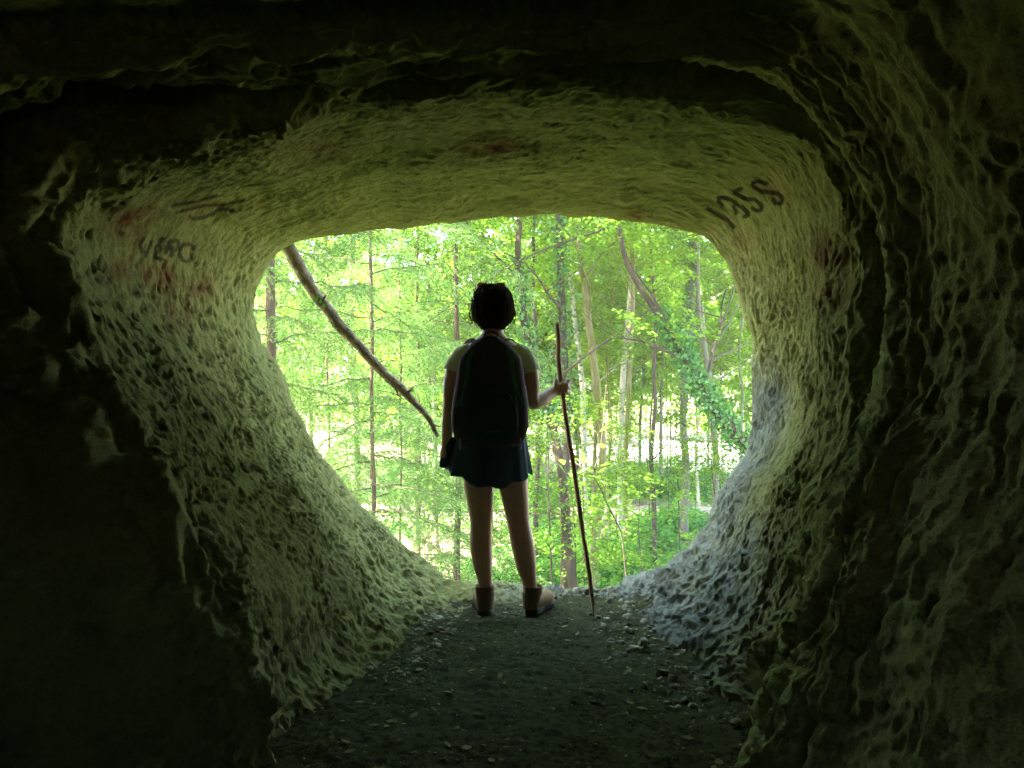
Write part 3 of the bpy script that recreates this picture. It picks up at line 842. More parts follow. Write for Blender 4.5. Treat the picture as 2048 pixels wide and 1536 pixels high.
# --- boots
def boot(ankle, heel, toe, s):
    hx, hy = heel; tx, ty = toe
    d = np.array([tx-hx, ty-hy]); L = np.linalg.norm(d); d /= L; n_ = np.array([-d[1], d[0]])
    def at(u, v, z): return np.array([hx + d[0]*u*L + n_[0]*v, hy + d[1]*u*L + n_[1]*v, z])
    mb = MB()
    c_, r_ = path_r([at(.17, 0, .050), at(.17, 0, .085), at(.18, 0, .112), at(.18, 0, .128)], [.043,.042,.043,.044], 14); mb.add(*tube(c_, r_, 20))
    c_, r_ = path_r([at(.06, 0, .046), at(.22, 0, .058), at(.45, 0, .056), at(.68, 0, .048), at(.86, 0, .043), at(.95, 0, .040)], [.034,.043,.042,.042,.036,.024], 26); mb.add(*tube(c_, r_, 20))
    up_ = fused('boot', mb, LEATHER, person, .0045, foot0, 3)
    # sole: a flat outline of foot shape
    us = np.linspace(0, 1, 22); hw = np.interp(us, [0, .08, .25, .45, .7, .88, 1], [.012, .034, .037, .034, .046, .038, .010])
    ring = np.concatenate([np.stack([us, hw], -1), np.stack([us[::-1], -hw[::-1]], -1)])
    Vb = []
    for z_, k_ in ((-.002, .97), (.010, 1.0), (.024, 1.02), (.030, .97)):
        for u, v in ring: Vb.append(at(.5+(u-.5)*k_, v*k_, z_))
    m_ = len(ring); jj = np.arange(m_); qq = np.concatenate([np.stack([l*m_+jj, l*m_+(jj+1) % m_, (l+1)*m_+(jj+1) % m_, (l+1)*m_+jj], -1) for l in range(3)])
    Vb = np.array(Vb); Vb = np.concatenate([Vb, [at(.5, 0, -.002)], [at(.5, 0, .030)]])
    tr = np.concatenate([np.stack([np.full(m_, 4*m_), (jj+1) % m_, jj], -1), np.stack([np.full(m_, 4*m_+1), 3*m_+jj, 3*m_+(jj+1) % m_], -1)])
    MB().add(Vb, qq, tr).build('sole', SOLE, up_, origin=foot0)
    cu = [(at(.185, 0, z_), k_) for z_, k_ in ((.098, .0455), (.104, .0475), (.120, .0480), (.134, .0485), (.140, .0470), (.141, .0435), (.130, .0420))]
    V, q, t = loft([(c0, k_*(1.0), k_*(1.03)) for c0, k_ in cu], 28, cap=False)
    MB().add(V, q).build('padded_collar', CUFF, up_, origin=foot0)
    hc = [(at(.10 + .03*i_/5, 0, .034 + .012*i_), .0405 + .0012*i_) for i_ in range(7)]
    V, q, t = loft([(c0, k_, k_) for c0, k_ in hc], 28, cap=False)
    keep = ((V[:, :2] - at(.14, 0, 0)[:2]) @ d) < .006
    MB().add(V, q[keep[q].all(1)]).build('heel_panel', CUFF, up_, origin=foot0)
    tb = np.array([at(.015, -.006, .135), at(.005, -.007, .12), at(.010, 0, .10), at(.005, .007, .12), at(.015, .006, .135)])
    MB().add(*tube(resample(tb, 14), .003, 6)).build('pull_tab', CUFF, up_, origin=foot0)
    for k_ in range(4):
        u = .34 + .08*k_; z_ = .101 - .007*k_
        lc = resample(np.array([at(u, -.026, z_-.018), at(u+.02, 0, z_), at(u, .026, z_-.018)]), 10)
        MB().add(*tube(lc, .0028, 6)).build('lace', CUFF, up_, origin=foot0)
boot(None, (-.128, 3.815), (-.178, 4.070), -1)
boot(None, (.082, 3.815), (.205, 4.030), 1)

# --- sunglasses pushed up on the hair
sg = empty('sunglasses', Q(983,574,3.96), 'sunglasses with an orange tinted lens pushed up on the hiker\'s hair', 'sunglasses')
so = Q(983,574,3.96)
FR = simple_mat('dark_frame', (0.03, 0.015, 0.012), None, 20, 0.35, spec=0.5)
m, nt, out = new_mat('orange_lens')
b = N(nt, 'ShaderNodeBsdfPrincipled', inputs={'Base Color': (0.45, 0.10, 0.045, 1), 'Roughness': 0.15, 'Transmission Weight': 0.75, 'IOR': 1.3}); nt.links.new(b.outputs[0], out.inputs[0])
LENS = m
def lens_outline(cx_, s):
    a = np.linspace(0, 2*np.pi, 28, endpoint=False)
    x = cx_ + 11.5*np.sign(np.cos(a))*np.abs(np.cos(a))**.75; y = 571.8 + 6.0*np.sign(np.sin(a))*np.abs(np.sin(a))**.8 - .10*(x-cx_)*s
    return np.array([Q(x_, y_, 3.955 - .0022*abs(x_-983)) + np.array([0, 0, 0]) for x_, y_ in zip(x, y)])
for cx_, s in ((966, -1), (999, 1)):
    oL = lens_outline(cx_, s)
    c_ = oL.mean(0); n_ = len(oL); kk = np.arange(n_)
    Vl = np.concatenate([oL, oL*.5+c_*.5 + [0, .003, .002], [c_ + np.array([0, .004, .003])]])
    Vl2 = Vl + np.array([0, -.0016, 0]); m_ = len(Vl)
    ql = np.stack([kk, (kk+1) % n_, n_+(kk+1) % n_, n_+kk], -1); tl = np.stack([n_+kk, n_+(kk+1) % n_, np.full(n_, 2*n_)], -1)
    MB().add(np.concatenate([Vl, Vl2]), np.concatenate([ql, ql[:, ::-1]+m_]), np.concatenate([tl, tl[:, ::-1]+m_])).build('lens', LENS, sg, origin=so)
    MB().add(*tube(np.concatenate([oL, oL[:1]]), .0024, 8, False)).build('rim', FR, sg, origin=so)
    MB().add(*tube(resample(np.array([Q(cx_+s*11, 571, 3.93), Q(983+s*33, 577, 3.90), Q(983+s*36, 590, 3.87), Q(983+s*36, 601, 3.85)]), 16), .0024, 6)).build('temple', FR, sg, origin=so)
MB().add(*tube(resample(np.array([Q(977,570.5,3.952), Q(983,569,3.954), Q(989,570.5,3.952)]), 8), .0024, 6)).build('bridge', FR, sg, origin=so)

# --- backpack
BP_D = 3.66
PACK = simple_mat('black_nylon', (0.050, 0.038, 0.046), (0.035, 0.028, 0.034), 40, 0.95, 0.5, 220, spec=0.04, bump_dist=0.002)
PACK2 = simple_mat('charcoal_nylon', (0.026, 0.042, 0.038), (0.018, 0.030, 0.027), 40, 0.95, 0.5, 220, spec=0.04, bump_dist=0.002)
GREEN = simple_mat('dark_green_webbing', (0.025, 0.12, 0.088), (0.018, 0.09, 0.065), 60, 0.7, 0.5, 260, spec=0.25, bump_dist=0.001)
TRIM = simple_mat('pale_piping', (0.45, 0.40, 0.50), (0.20, 0.18, 0.24), 40, 0.45, spec=0.4)
bp0 = Q(981, 893, 3.70)
pack = empty('backpack', bp0, 'black rounded rucksack with dark green straps worn on the hiker\'s back', 'backpack')
prof = [(674,981,14), (679,981,24), (686,981,34), (696,981,43), (706,981,53), (716,981,61), (735,981,66), (760,980,68.5), (790,980,73), (820,980,75.5), (850,980,76), (872,980,72), (885,980,64), (893,980,50)]
secs = []
for (y_, cx_, hw) in prof:
    u = (y_-672)/221; dep = .050 + .060*math.sin(math.pi*min(1, .12+u*.85))
    d_ = 3.745 - dep*.55
    c_ = Q(cx_, y_, d_); secs.append((c_, hw/F_PX*d_, dep))
V, q, t = loft(secs[::-1], 56, 2.7)
V = V + (.0045*fbm((V*np.array([22, 22, 12])).astype(np.float32), 3, 510))[:, None]*np.array([1, 1, .3])
MB().add(V, q, t).build('main_bag', PACK, pack, origin=bp0)
P_Y = np.array([x[0] for x in prof], float); P_W = np.array([x[2] for x in prof], float)
def pack_front(y_, off=0.0):      # depth of the bag's outer face at a height and a sideways offset, in px
    dep = .050 + .060*math.sin(math.pi*min(1, .12+(y_-672)/221*.85)); hw = np.interp(y_, P_Y, P_W)
    return 3.745 - dep*.55 - dep*max(0.0, 1-abs(off/hw)**2.7)**(1/2.7)
fp = []
for (y_, hw) in ((770,34),(774,48),(785,54),(810,56),(840,57),(866,55),(880,48),(886,38)):
    d_ = pack_front(y_) + .014; fp.append((Q(980, y_, d_), hw/F_PX*d_, .042*(.45+.55*math.sin(math.pi*(y_-764)/128))))
V, q, t = loft(fp[::-1], 48, 2.8); V = V + (.004*fbm((V*np.array([26, 26, 16])).astype(np.float32), 3, 511))[:, None]*np.array([.4, 1, .3])
fpo = MB().add(V, q, t).build('front_pocket', PACK2, pack, origin=bp0)
# zip along the top of the pocket and a small worn mark
zp = resample(np.array([*[Q(x_, y_, pack_front(y_) + .014 - .040) for x_, y_ in ((936,800),(942,789),(960,784),(1000,784),(1018,789),(1024,800))]]), 40)
MB().add(*tube(zp, .0030, 6)).build('zip', SOLE, fpo, origin=bp0)
lg = [[(972,866),(976,862),(978,866),(982,862),(984,866),(988,861),(991,866),(995,862),(998,865),(1004,862)]]
for L_ in lg: MB().add(*tube(resample(np.array([Q(x_, y_, pack_front(y_) + .014 - .0405) for x_, y_ in L_]), 50), .0012, 5)).build('logo', simple_mat('faded_print', (.12, .14, .13), None, 60), fpo, origin=bp0)
def strap(pts, w_, th_, name, mat, par):
    c_ = resample(np.array(pts), 40); t_ = np.gradient(c_, axis=0); t_ /= np.linalg.norm(t_, axis=1)[:, None]
    ref = np.array([0, 1.0, 0]); s_ = np.cross(t_, ref); s_ /= np.linalg.norm(s_, axis=1)[:, None]+1e-9; n_ = np.cross(s_, t_)
    V = np.concatenate([c_ - s_*w_ - n_*th_, c_ + s_*w_ - n_*th_, c_ + s_*w_ + n_*th_, c_ - s_*w_ + n_*th_])
    k = np.arange(39); m_ = 40
    q = np.concatenate([np.stack([a*m_+k, b*m_+k, b*m_+k+1, a*m_+k+1], -1) for a, b in ((0,1),(1,2),(2,3),(3,0))] + [np.array([[0, 3*m_, 2*m_, m_], [m_-1, 2*m_-1, 3*m_-1, 4*m_-1]])])
    return MB().add(V, q).build(name, mat, par, smooth=False, origin=bp0)
for s, xs in ((-1, (938, 936, 935)), (1, (1022, 1027, 1031))):
    strap([Q(981+s*o_, y_, pack_front(y_, o_) - .005) for y_, o_ in ((700,33),(716,42),(735,44),(760,47),(785,52),(805,60),(815,68))], .0115, .0022, 'compression_strap', GREEN, pack)
    # shoulder strap: over the shoulder and down the chest
    strap([Q(981+s*24, 698, 3.755), Q(981+s*32, 690, 3.80), Q(981+s*38, 687, 3.88), Q(981+s*46, 697, 3.965), Q(981+s*52, 740, 3.998), Q(981+s*58, 800, 3.98), Q(981+s*66, 845, 3.92), Q(981+s*60, 868, 3.80)], .026, .005, 'shoulder_strap', PACK, pack)
    side = [Q(981+s*60.5, 738, 3.688), Q(981+s*69, 770, 3.680), Q(981+s*75.5, 810, 3.674), Q(981+s*78.5, 845, 3.672), Q(981+s*77, 870, 3.674), Q(981+s*70, 886, 3.678)]
    MB().add(*tube(resample(np.array(side[1:5]), 40), np.linspace(.0020, .0012, 40), 6)).build('piping', TRIM, pack, origin=bp0)
    strap([Q(981+s*60, 876, 3.64), Q(981+s*62, 888, 3.635), Q(981+s*60, 899, 3.64)], .0035, .001, 'strap_end', TRIM, pack)
MB().add(*tube(resample(np.array([Q(966,679,3.70), Q(970,668,3.715), Q(981,664,3.72), Q(992,668,3.715), Q(996,679,3.70)]), 18), .006, 8)).build('grab_handle', PACK, pack, origin=bp0)

# --- walking stick in the right hand
sp = np.array([Q(1113.5,648,4.06), Q(1116.5,680,4.055), Q(1117,720,4.045), Q(1121,760,4.036), Q(1127,800,4.025), Q(1133,850,4.01), Q(1141.5,900,3.99), Q(1151,960,3.965), Q(1160,1020,3.935), Q(1168,1080,3.905), Q(1177,1140,3.875), Q(1184,1195,3.855), Q(1188,1229,3.845)])
sr = np.array([.0105,.0125,.0120,.0125,.0120,.0118,.0125,.0120,.0118,.0112,.0110,.0100,.0035])
p_ = resample(np.concatenate([sp, sr[:, None]], 1), 90)
r = np.random.default_rng(44)
cw = p_[:, :3] + .0035*np.stack([fbm((p_[:, :3]*13).astype(np.float32), 2, 61), fbm((p_[:, :3]*13).astype(np.float32), 2, 62), np.zeros(90)], -1)
m_stick = simple_mat('stick_bark', (0.30, 0.15, 0.08), (0.19, 0.095, 0.052), 30, 0.8, 0.8, 70, (1, 1, .3), 0.2, 0.004)
root = empty('walking_stick', sp[-1], 'long crooked wooden walking stick held upright in the hiker\'s right fist', 'walking stick')
MB().add(*tube(cw, p_[:, 3]*(1+.10*fbm((p_[:, :3]*30).astype(np.float32), 2, 63)), 12, True, .03, r)).build('shaft', m_stick, root, origin=sp[-1])
MB().add(*tube(cw[-7:]+np.array([0, 0, 0.0]), np.linspace(.0104, .0030, 7), 12)).build('muddy_tip', simple_mat('wet_mud', (0.035, 0.03, 0.026), None, 40, .7), root, origin=sp[-1])

# ------------------------------------------------------------------ forest ground
def ground_z(x, y):
    x = np.asarray(x, float); y = np.asarray(y, float)
    z = np.interp(y, [0, 4.5, 5.5, 8, 12, 16, 22, 30, 36, 60, 75, 110, 180, 400], [-1.1, -1.1, -1.35, -2.2, -2.85, -3.15, -3.2, -3.25, -3.2, -3.3, -3.3, -3.0, -2.0, 0])
    z = z + np.clip((-x-4)/14, 0, 1)*np.clip((y-6)/8, 0, 1)*1.6
    Xg = np.stack([x.ravel(), y.ravel(), np.zeros(x.size)], -1).astype(np.float32)
    nn = (0.35*fbm(Xg*0.16, 3, 300) + 0.10*fbm(Xg*0.9, 3, 310)).reshape(x.shape)
    return z + nn*np.clip((y-5)/4, 0, 1)
gx = np.concatenate([-np.geomspace(420, 16, 30), np.linspace(-15, 18, 150), np.geomspace(19, 420, 30)])
gy = np.concatenate([np.linspace(-30, 4, 8), np.linspace(4.6, 46, 190), np.geomspace(47, 900, 60)])
GX, GY = np.meshgrid(gx, gy)
GZ = ground_z(GX, GY)
a_ = np.arange(len(gy)-1)[:, None]; b_ = np.arange(len(gx)-1)[None, :]; w_ = len(gx)
qf = np.stack([a_*w_+b_, a_*w_+b_+1, (a_+1)*w_+b_+1, (a_+1)*w_+b_], -1).reshape(-1, 4)
m_ground, nt, out = new_mat('forest_soil')
bs = N(nt, 'ShaderNodeBsdfPrincipled', inputs={'Roughness': 0.95, 'Specular IOR Level': 0.1})
f = ramp(nt, noise_tex(nt, 0.8, 6, 0.6), [(0.40, 0.0), (0.60, 1.0)])
c = mixc(nt, f, (0.16, 0.12, 0.075), (0.07, 0.11, 0.03))
f = ramp(nt, noise_tex(nt, 9, 5, 0.7), [(0.45, 0.0), (0.65, 1.0)])
c = mixc(nt, f, c, (0.24, 0.19, 0.12))
nt.links.new(c, bs.inputs['Base Color'])
bmp = N(nt, 'ShaderNodeBump', inputs={'Strength': 0.8, 'Distance': 0.05})
nt.links.new(noise_tex(nt, 14, 6, 0.7), bmp.inputs['Height'])
nt.links.new(bmp.outputs[0], bs.inputs['Normal']); nt.links.new(bs.outputs[0], out.inputs[0])
o = link('ground', np_mesh('ground', np.stack([GX, GY, GZ], -1).reshape(-1, 3), [qf], None, True), m_ground)
tag(o, 'forest soil falling away below the cave', kind='structure')

def ribbon(name, ctr, halfw, mat, lift, lab, wob=.18):
    c_ = resample(ctr, 120); t = np.gradient(c_, axis=0); nrm = np.stack([-t[:, 1], t[:, 0]], -1); nrm /= np.linalg.norm(nrm, axis=1)[:, None]
    k = np.linspace(-1, 1, 15)
    hw = halfw*(1+wob*fbm(np.concatenate([c_, np.zeros((120, 1))], 1).astype(np.float32)*0.6, 3, 320))
    xy = c_[:, None, :] + nrm[:, None, :]*k[None, :, None]*hw[:, None, None]
    z = ground_z(xy[..., 0], xy[..., 1]) + lift
    V = np.concatenate([xy, z[..., None]], -1).reshape(-1, 3)
    i = np.arange(119)[:, None]; j = np.arange(14)[None, :]
    q = np.stack([i*15+j, (i+1)*15+j, (i+1)*15+j+1, i*15+j+1], -1).reshape(-1, 4)
    o = link(name, np_mesh(name, V, [q], None, True), mat); tag(o, lab, kind='structure')
m_path = simple_mat('path_soil', (0.34, 0.27, 0.20), (0.24, 0.18, 0.13), 4, 0.95, 0.5, 20, spec=0.1)
m_clear = simple_mat('pale_gravel', (0.62, 0.58, 0.48), (0.48, 0.46, 0.34), 1.5, 0.95, 0.3, 8, spec=0.1)
ribbon('path', [(-30, 27.5), (-10, 26.2), (2, 25.4), (10, 25.8), (30, 28)], 1.1, m_path, 0.035, 'trodden forest path')
ribbon('clearing', [(2, 44), (7, 46), (14, 47), (24, 46), (60, 44)], 10.0, m_clear, 0.06, 'pale sunlit clearing beyond the trees', .9)

# ------------------------------------------------------------------ leaves
def leaf_cards(C, Dr, Nn, L, W, tone, fold=0.0):
    """rhombic leaves: centre, direction of the midrib, normal, length, width"""
    Dr = Dr/(np.linalg.norm(Dr, axis=1)[:, None]+1e-9)
    S = np.cross(Dr, Nn); S /= np.linalg.norm(S, axis=1)[:, None]+1e-9
    up = np.cross(S, Dr)
    L = np.broadcast_to(L, len(C))[:, None]; W = np.broadcast_to(W, len(C))[:, None]
    a = C - Dr*L*.5; b = C + S*W*.5 - Dr*L*.05 + up*W*fold; c_ = C + Dr*L*.5; d = C - S*W*.5 - Dr*L*.05 + up*W*fold
    V = np.stack([a, b, c_, d], 1).reshape(-1, 3)
    q = np.arange(len(C)*4).reshape(-1, 4)
    return V, q, np.repeat(tone, 4)

def rand_unit(r, n):
    v = r.normal(size=(n, 3)); return v/np.linalg.norm(v, axis=1)[:, None]

def spray_leaves(r, centres, dirs, n_per, length, width, Lf, Wf, droop=0.25, thick=0.05):
    """flat leafy sprays: one per centre, leaves in a fan about the direction"""
    k = len(centres)
    idx = np.repeat(np.arange(k), n_per)
    n = len(idx)
    d = dirs[idx]; side = np.cross(d, [0, 0, 1.0]); side /= np.linalg.norm(side, axis=1)[:, None]+1e-9
    u = r.random(n); v = (r.random(n)*2-1)*np.sqrt(u*(1.15-u)*2.2)*width
    tilt = r.normal(0, 0.22, k)[idx]
    C = centres[idx] + d*(u*length)[:, None] + side*v[:, None]
    C[:, 2] += -droop*length*u**2 - np.abs(v)*0.25 + v*tilt + r.normal(0, thick, n)
    ld = d + side*np.sign(v)[:, None]*0.9 + r.normal(0, .45, (n, 3)); ld[:, 2] -= .2
    nn = np.stack([r.normal(0, .42, n), r.normal(0, .42, n), np.ones(n)], -1)
    sz = 0.75 + 0.5*r.random(n)
    spray_tone = r.random(k)[idx]
    return leaf_cards(C, ld, nn, Lf*sz, Wf*sz, np.clip(0.6*spray_tone + 0.4*r.random(n), 0, 1))

def deciduous_crown(seed, rx, rz, n_spray, n_per, Lf, Wf, hollow=0.25):
    r = np.random.default_rng(seed)
    u = rand_unit(r, n_spray*3)
    rad = (hollow + (1-hollow)*r.random(len(u)))**0.7
    p = u*rad[:, None]*np.array([rx, rx, rz])
    # clumps: keep sprays where a slow noise is high, so the sky shows through elsewhere
    keep = np.argsort(-(fbm((p*0.75+seed).astype(np.float32), 3, seed) + 0.25*r.random(len(p))))[:n_spray]
    p = p[keep]
    dr = p*np.array([1, 1, .15]) + r.normal(0, .5, p.shape)*np.array([1, 1, .2]); dr /= np.linalg.norm(dr, axis=1)[:, None]
    mb = MB()
    ln = 0.75
    V, q, t = spray_leaves(r, p, dr, n_per, ln, 0.42, Lf, Wf)
    mb.add(V, q, tone=t)
    me = mb.mesh('crown', smooth=False)
    return me

BARK = {'brown': simple_mat('brown_bark', (0.075, 0.057, 0.040), (0.042, 0.033, 0.025), 7, 0.95, 0.8, 28, (1, 1, .25), 0.1, 0.02),
        'pale': simple_mat('pale_bark', (0.34, 0.31, 0.25), (0.19, 0.17, 0.13), 5, 0.9, 0.5, 30, (1, 1, .4), 0.1, 0.015),
        'mossy': None, 'grey': simple_mat('grey_bark', (0.14, 0.13, 0.095), (0.08, 0.08, 0.055), 6, 0.9, 0.6, 30, (1, 1, .35), 0.1, 0.015),
        'spruce': simple_mat('spruce_bark', (0.10, 0.072, 0.046), (0.062, 0.045, 0.030), 10, 0.95, 0.9, 40, (1, 1, .5), 0.1, 0.02)}
m, nt, out = new_mat('mossy_bark')
bs = N(nt, 'ShaderNodeBsdfPrincipled', inputs={'Roughness': 0.95, 'Specular IOR Level': 0.1})
c = mixc(nt, ramp(nt, noise_tex(nt, 6, 5, .6, stretch=(1, 1, .3)), [(.3, 0.0), (.7, 1.0)]), (0.13, 0.10, 0.06), (0.20, 0.17, 0.11))
c = mixc(nt, ramp(nt, noise_tex(nt, 2.2, 5, .65, stretch=(1, 1, .5)), [(.42, 0.0), (.58, 1.0)]), c, (0.095, 0.095, 0.018))
nt.links.new(c, bs.inputs['Base Color'])
bmp = N(nt, 'ShaderNodeBump', inputs={'Strength': 0.8, 'Distance': 0.02}); nt.links.new(noise_tex(nt, 30, 5, .7), bmp.inputs['Height'])
nt.links.new(bmp.outputs[0], bs.inputs['Normal']); nt.links.new(bs.outputs[0], out.inputs[0])
BARK['mossy'] = m

M_LEAF = leaf_mat('beech_leaf', (0.055, 0.135, 0.016), (0.18, 0.30, 0.042), 0.55)
M_IVY = leaf_mat('ivy_leaf', (0.03, 0.09, 0.017), (0.08, 0.19, 0.035), 0.35, gloss=0.03)
M_NEEDLE = leaf_mat('spruce_needle', (0.06, 0.13, 0.036), (0.16, 0.25, 0.075), 0.45, (1.1, 1.1, 0.8))
M_HERB = leaf_mat('herb_leaf', (0.055, 0.16, 0.035), (0.12, 0.26, 0.05), 0.45)
M_TWIG = simple_mat('dead_twig', (0.24, 0.18, 0.12), (0.14, 0.10, 0.062), 20, 0.95, spec=0.1)

CROWNS = [deciduous_crown(100+i, 3.2, 4.0, 260, 66, 0.095, 0.06) for i in range(4)]
for m_ in CROWNS: m_.materials.append(M_LEAF)
FINE = [deciduous_crown(140+i, 3.6, 4.8, 210, 60, 0.17, 0.11) for i in range(3)]     # larger, for trees farther off
for m_ in FINE: m_.materials.append(M_LEAF)

# ------------------------------------------------------------------ trees
def limb(r, p0, direction, length, r0, up=0.35, n=9, sag=0.0):
    pts = [np.array(p0, float)]; d = np.array(direction, float); d /= np.linalg.norm(d)
    for i in range(n-1):
        d = d + r.normal(0, .10, 3) + np.array([0, 0, up/n - sag*i/n/n]); d /= np.linalg.norm(d)
        pts.append(pts[-1] + d*length/(n-1))
    return np.array(pts), r0*np.linspace(1, .22, n)

def trunk_mesh(r, pts, radii, sides=10, n_limbs=5, z_from=0.5, rough=0.035, limb_len=2.2):
    mb = MB()
    n = max(16, int(np.linalg.norm(np.diff(pts, axis=0), axis=1).sum()/0.28))
    pr = resample(np.concatenate([pts, np.asarray(radii)[:, None]], 1), n)
    c_, rad = pr[:, :3], pr[:, 3]*0.86
    c_ = c_ + 0.03*np.stack([fbm((c_*1.3).astype(np.float32), 2, int(r.integers(1e6))), fbm((c_*1.3).astype(np.float32), 2, int(r.integers(1e6))), np.zeros(n)], -1)
    # root flare
    fl_ = np.clip(1 - (c_[:, 2]-c_[0, 2])/0.5, 0, 1)**2
    rad = rad*(1+0.7*fl_)
    mb.add(*tube(c_, rad, sides, True, rough, r))
    cand = np.where(c_[:, 2] > z_from)[0]
    if len(cand) and n_limbs:
        for k in r.choice(cand, size=min(n_limbs, len(cand)), replace=False):
            an = r.random()*2*np.pi
            lp, lr = limb(r, c_[k], (math.cos(an), math.sin(an), .55), limb_len*(.5+.8*r.random()), rad[k]*.42)
            mb.add(*tube(lp, lr, 6, True))
            for kk in (3, 5, 7):
                an2 = r.random()*6.28
                sp, sr = limb(r, lp[kk], (math.cos(an2), math.sin(an2), .35), limb_len*.5, lr[kk]*.6, n=6)
                mb.add(*tube(sp, sr, 5, True))
    return mb

def ivy_mesh(r, pts, radii, n, spread, Lf=0.085):
    pr = resample(np.concatenate([pts, np.asarray(radii)[:, None]], 1), 80)
    k = r.integers(0, 80, n)
    u = rand_unit(r, n)
    jag = 0.5+0.9*np.clip(0.5+fbm((pr[:, :3]*2.2).astype(np.float32), 2, int(r.integers(1e6))), 0, 1.3)
    rr = pr[k, 3] + spread*jag[k]*np.abs(r.normal(0, .55, n))
    C = pr[k, :3] + u*rr[:, None] + r.normal(0, .06, (n, 3))
    ld = r.normal(0, .6, (n, 3)); ld[:, 2] -= .7
    nn = u + r.normal(0, .5, (n, 3)) + np.array([0, 0, .35])
    V, q, t = leaf_cards(C, ld, nn, Lf*(.6+.7*r.random(n)), Lf*.85*(.6+.7*r.random(n)), r.random(n)**1.5)
    return MB().add(V, q, tone=t)

def px_line(pts, d, d_top=None):
    d_top = d if d_top is None else d_top
    n = len(pts)
    return np.array([P(x, y, d + (d_top-d)*i/(n-1)) for i, (x, y) in enumerate(pts)])

def tree(name, label, pts, radii, bark, crown=None, crown_at=None, crown_scale=(1, 1, 1), rot=0.0, group=None, seed=1, ivy=None, n_limbs=5, to_ground=True, sides=10, extra=None, z_from=0.8, limb_len=2.2):
    r = np.random.default_rng(seed)
    pts = np.asarray(pts, float); radii = np.asarray(radii, float)
    if to_ground:
        b = pts[0]; gz = float(ground_z(np.array([b[0]]), np.array([b[1]]))[0]) - 0.15
        if b[2] > gz + 0.05:
            slope = (pts[1]-pts[0])[:2]/max(abs(pts[1][2]-pts[0][2]), .2)
            foot = np.array([b[0]-slope[0]*(b[2]-gz)*.5, b[1]-slope[1]*(b[2]-gz)*.5, gz])
            pts = np.concatenate([[foot], pts]); radii = np.concatenate([[radii[0]*1.05], radii])
    base = pts[0].copy()
    root = empty(name, base, label, 'tree', group)
    mb = trunk_mesh(r, pts, radii, sides, n_limbs, z_from, limb_len=limb_len)
    for e in (extra or []): mb.add(*tube(resample(e[0], 24), np.linspace(e[1], e[2], 24), 6, True))
    mb.build('trunk', BARK[bark], root, origin=base)
    if crown is not None:
        at = pts[-1] if crown_at is None else np.asarray(crown_at)
        c_ = link('crown', crown, None, root)
        c_.location = at - base; c_.rotation_euler = (0, 0, rot); c_.scale = crown_scale
    for iv in (ivy or []):
        ivy_mesh(r, iv[0], iv[1], iv[2], iv[3]).build('ivy', M_IVY, root, smooth=False, origin=base)
    return root

def up(pts, h, lean=(0, 0)):      # continue a trunk upward out of the picture
    e = pts[-1] + np.array([lean[0], lean[1], h]); return np.concatenate([pts, [e]])

# 1 ivied straight trunk behind the walking stick
q = up(px_line([(1129,1175),(1130,1000),(1131,850),(1127,700),(1122,560),(1119,440)], 15), 3.0, (-.2, .2))
tree('ivy_clad_tree', 'straight tree with a wide ivy cuff, behind the top of the walking stick', q, [.105,.10,.095,.09,.085,.08,.05], 'brown', CROWNS[0], q[-1]+[0, 0, .2], rot=.3, seed=1,
     ivy=[(px_line([(1131,830),(1127,700),(1122,580)], 15), [.10,.22,.09], 900, .20), (px_line([(1122,580),(1119,440)], 15), [.1,.1], 450, .12)])
# 2 mossy twisting trunk with a second stem
q = up(px_line([(1188,1180),(1190,1090),(1203,1000),(1205,900),(1194,780),(1184,690),(1178,640),(1166,560),(1156,460)], 16), 2.5, (-.4, 0))
tree('mossy_tree', 'twisting tree with yellow moss on tan bark and a thin second stem', q, [.13,.10,.095,.09,.10,.085,.08,.075,.065,.04], 'mossy', CROWNS[1], q[-1]+[0, 0, 0.3], rot=1.3, seed=2, n_limbs=4,
     extra=[(px_line([(1186,1110),(1187,1000),(1190,900),(1194,800)], 16.05, 16.1), .06, .03)])
# 3..
def simple(label, line, d, r0, bark, ci, seed, lift=2.5, r1=None, name='forest_tree', **kw):
    q = up(px_line(line, d), lift, (0.2*math.sin(seed), .2*math.cos(seed)))
    return tree(name, label, q, np.linspace(r0, r1 or r0*.5, len(q)), bark, CROWNS[ci], q[-1]+[0, 0, .2], rot=seed*1.7, seed=seed, **kw)
simple('pale sunlit tree bending leftwards as it rises, between the walking stick and the mossy tree', [(1172,1160),(1170,1000),(1168,880),(1163,760),(1150,640),(1140,520)], 20, .105, 'pale', 2, 3, group=None)
simple('whitest smooth sunlit tree, close beside a darker trunk', [(1243,1120),(1239,950),(1244,820),(1250,700),(1262,580),(1272,450)], 22, .12, 'pale', 3, 4)
simple('straight grey tree close beside the whitest trunk', [(1253,1150),(1250,1000),(1252,880),(1258,760),(1264,620),(1262,450)], 19, .085, 'mossy', 0, 5)
simple('thin dark wavering tree standing alone right of centre', [(1309,1132),(1308,1010),(1302,920),(1311,820),(1308,740),(1312,640),(1304,520)], 18.5, .072, 'brown', 1, 6, n_limbs=8, z_from=-1.0)
q = up(px_line([(1368,1085),(1371,950),(1367,820),(1375,700),(1383,560),(1386,440)], 21), 3.0)
tree('ivy_clad_tree', 'upright grey-green tree ivied from halfway up, crossed by the leaning tree', q, [.13,.125,.12,.115,.11,.10,.06], 'grey', CROWNS[2], q[-1]+[0, 0, .2], rot=2.2, seed=7,
     ivy=[(px_line([(1367,830),(1375,700),(1383,560),(1386,430)], 21), [.12]*4, 1900, .30)])
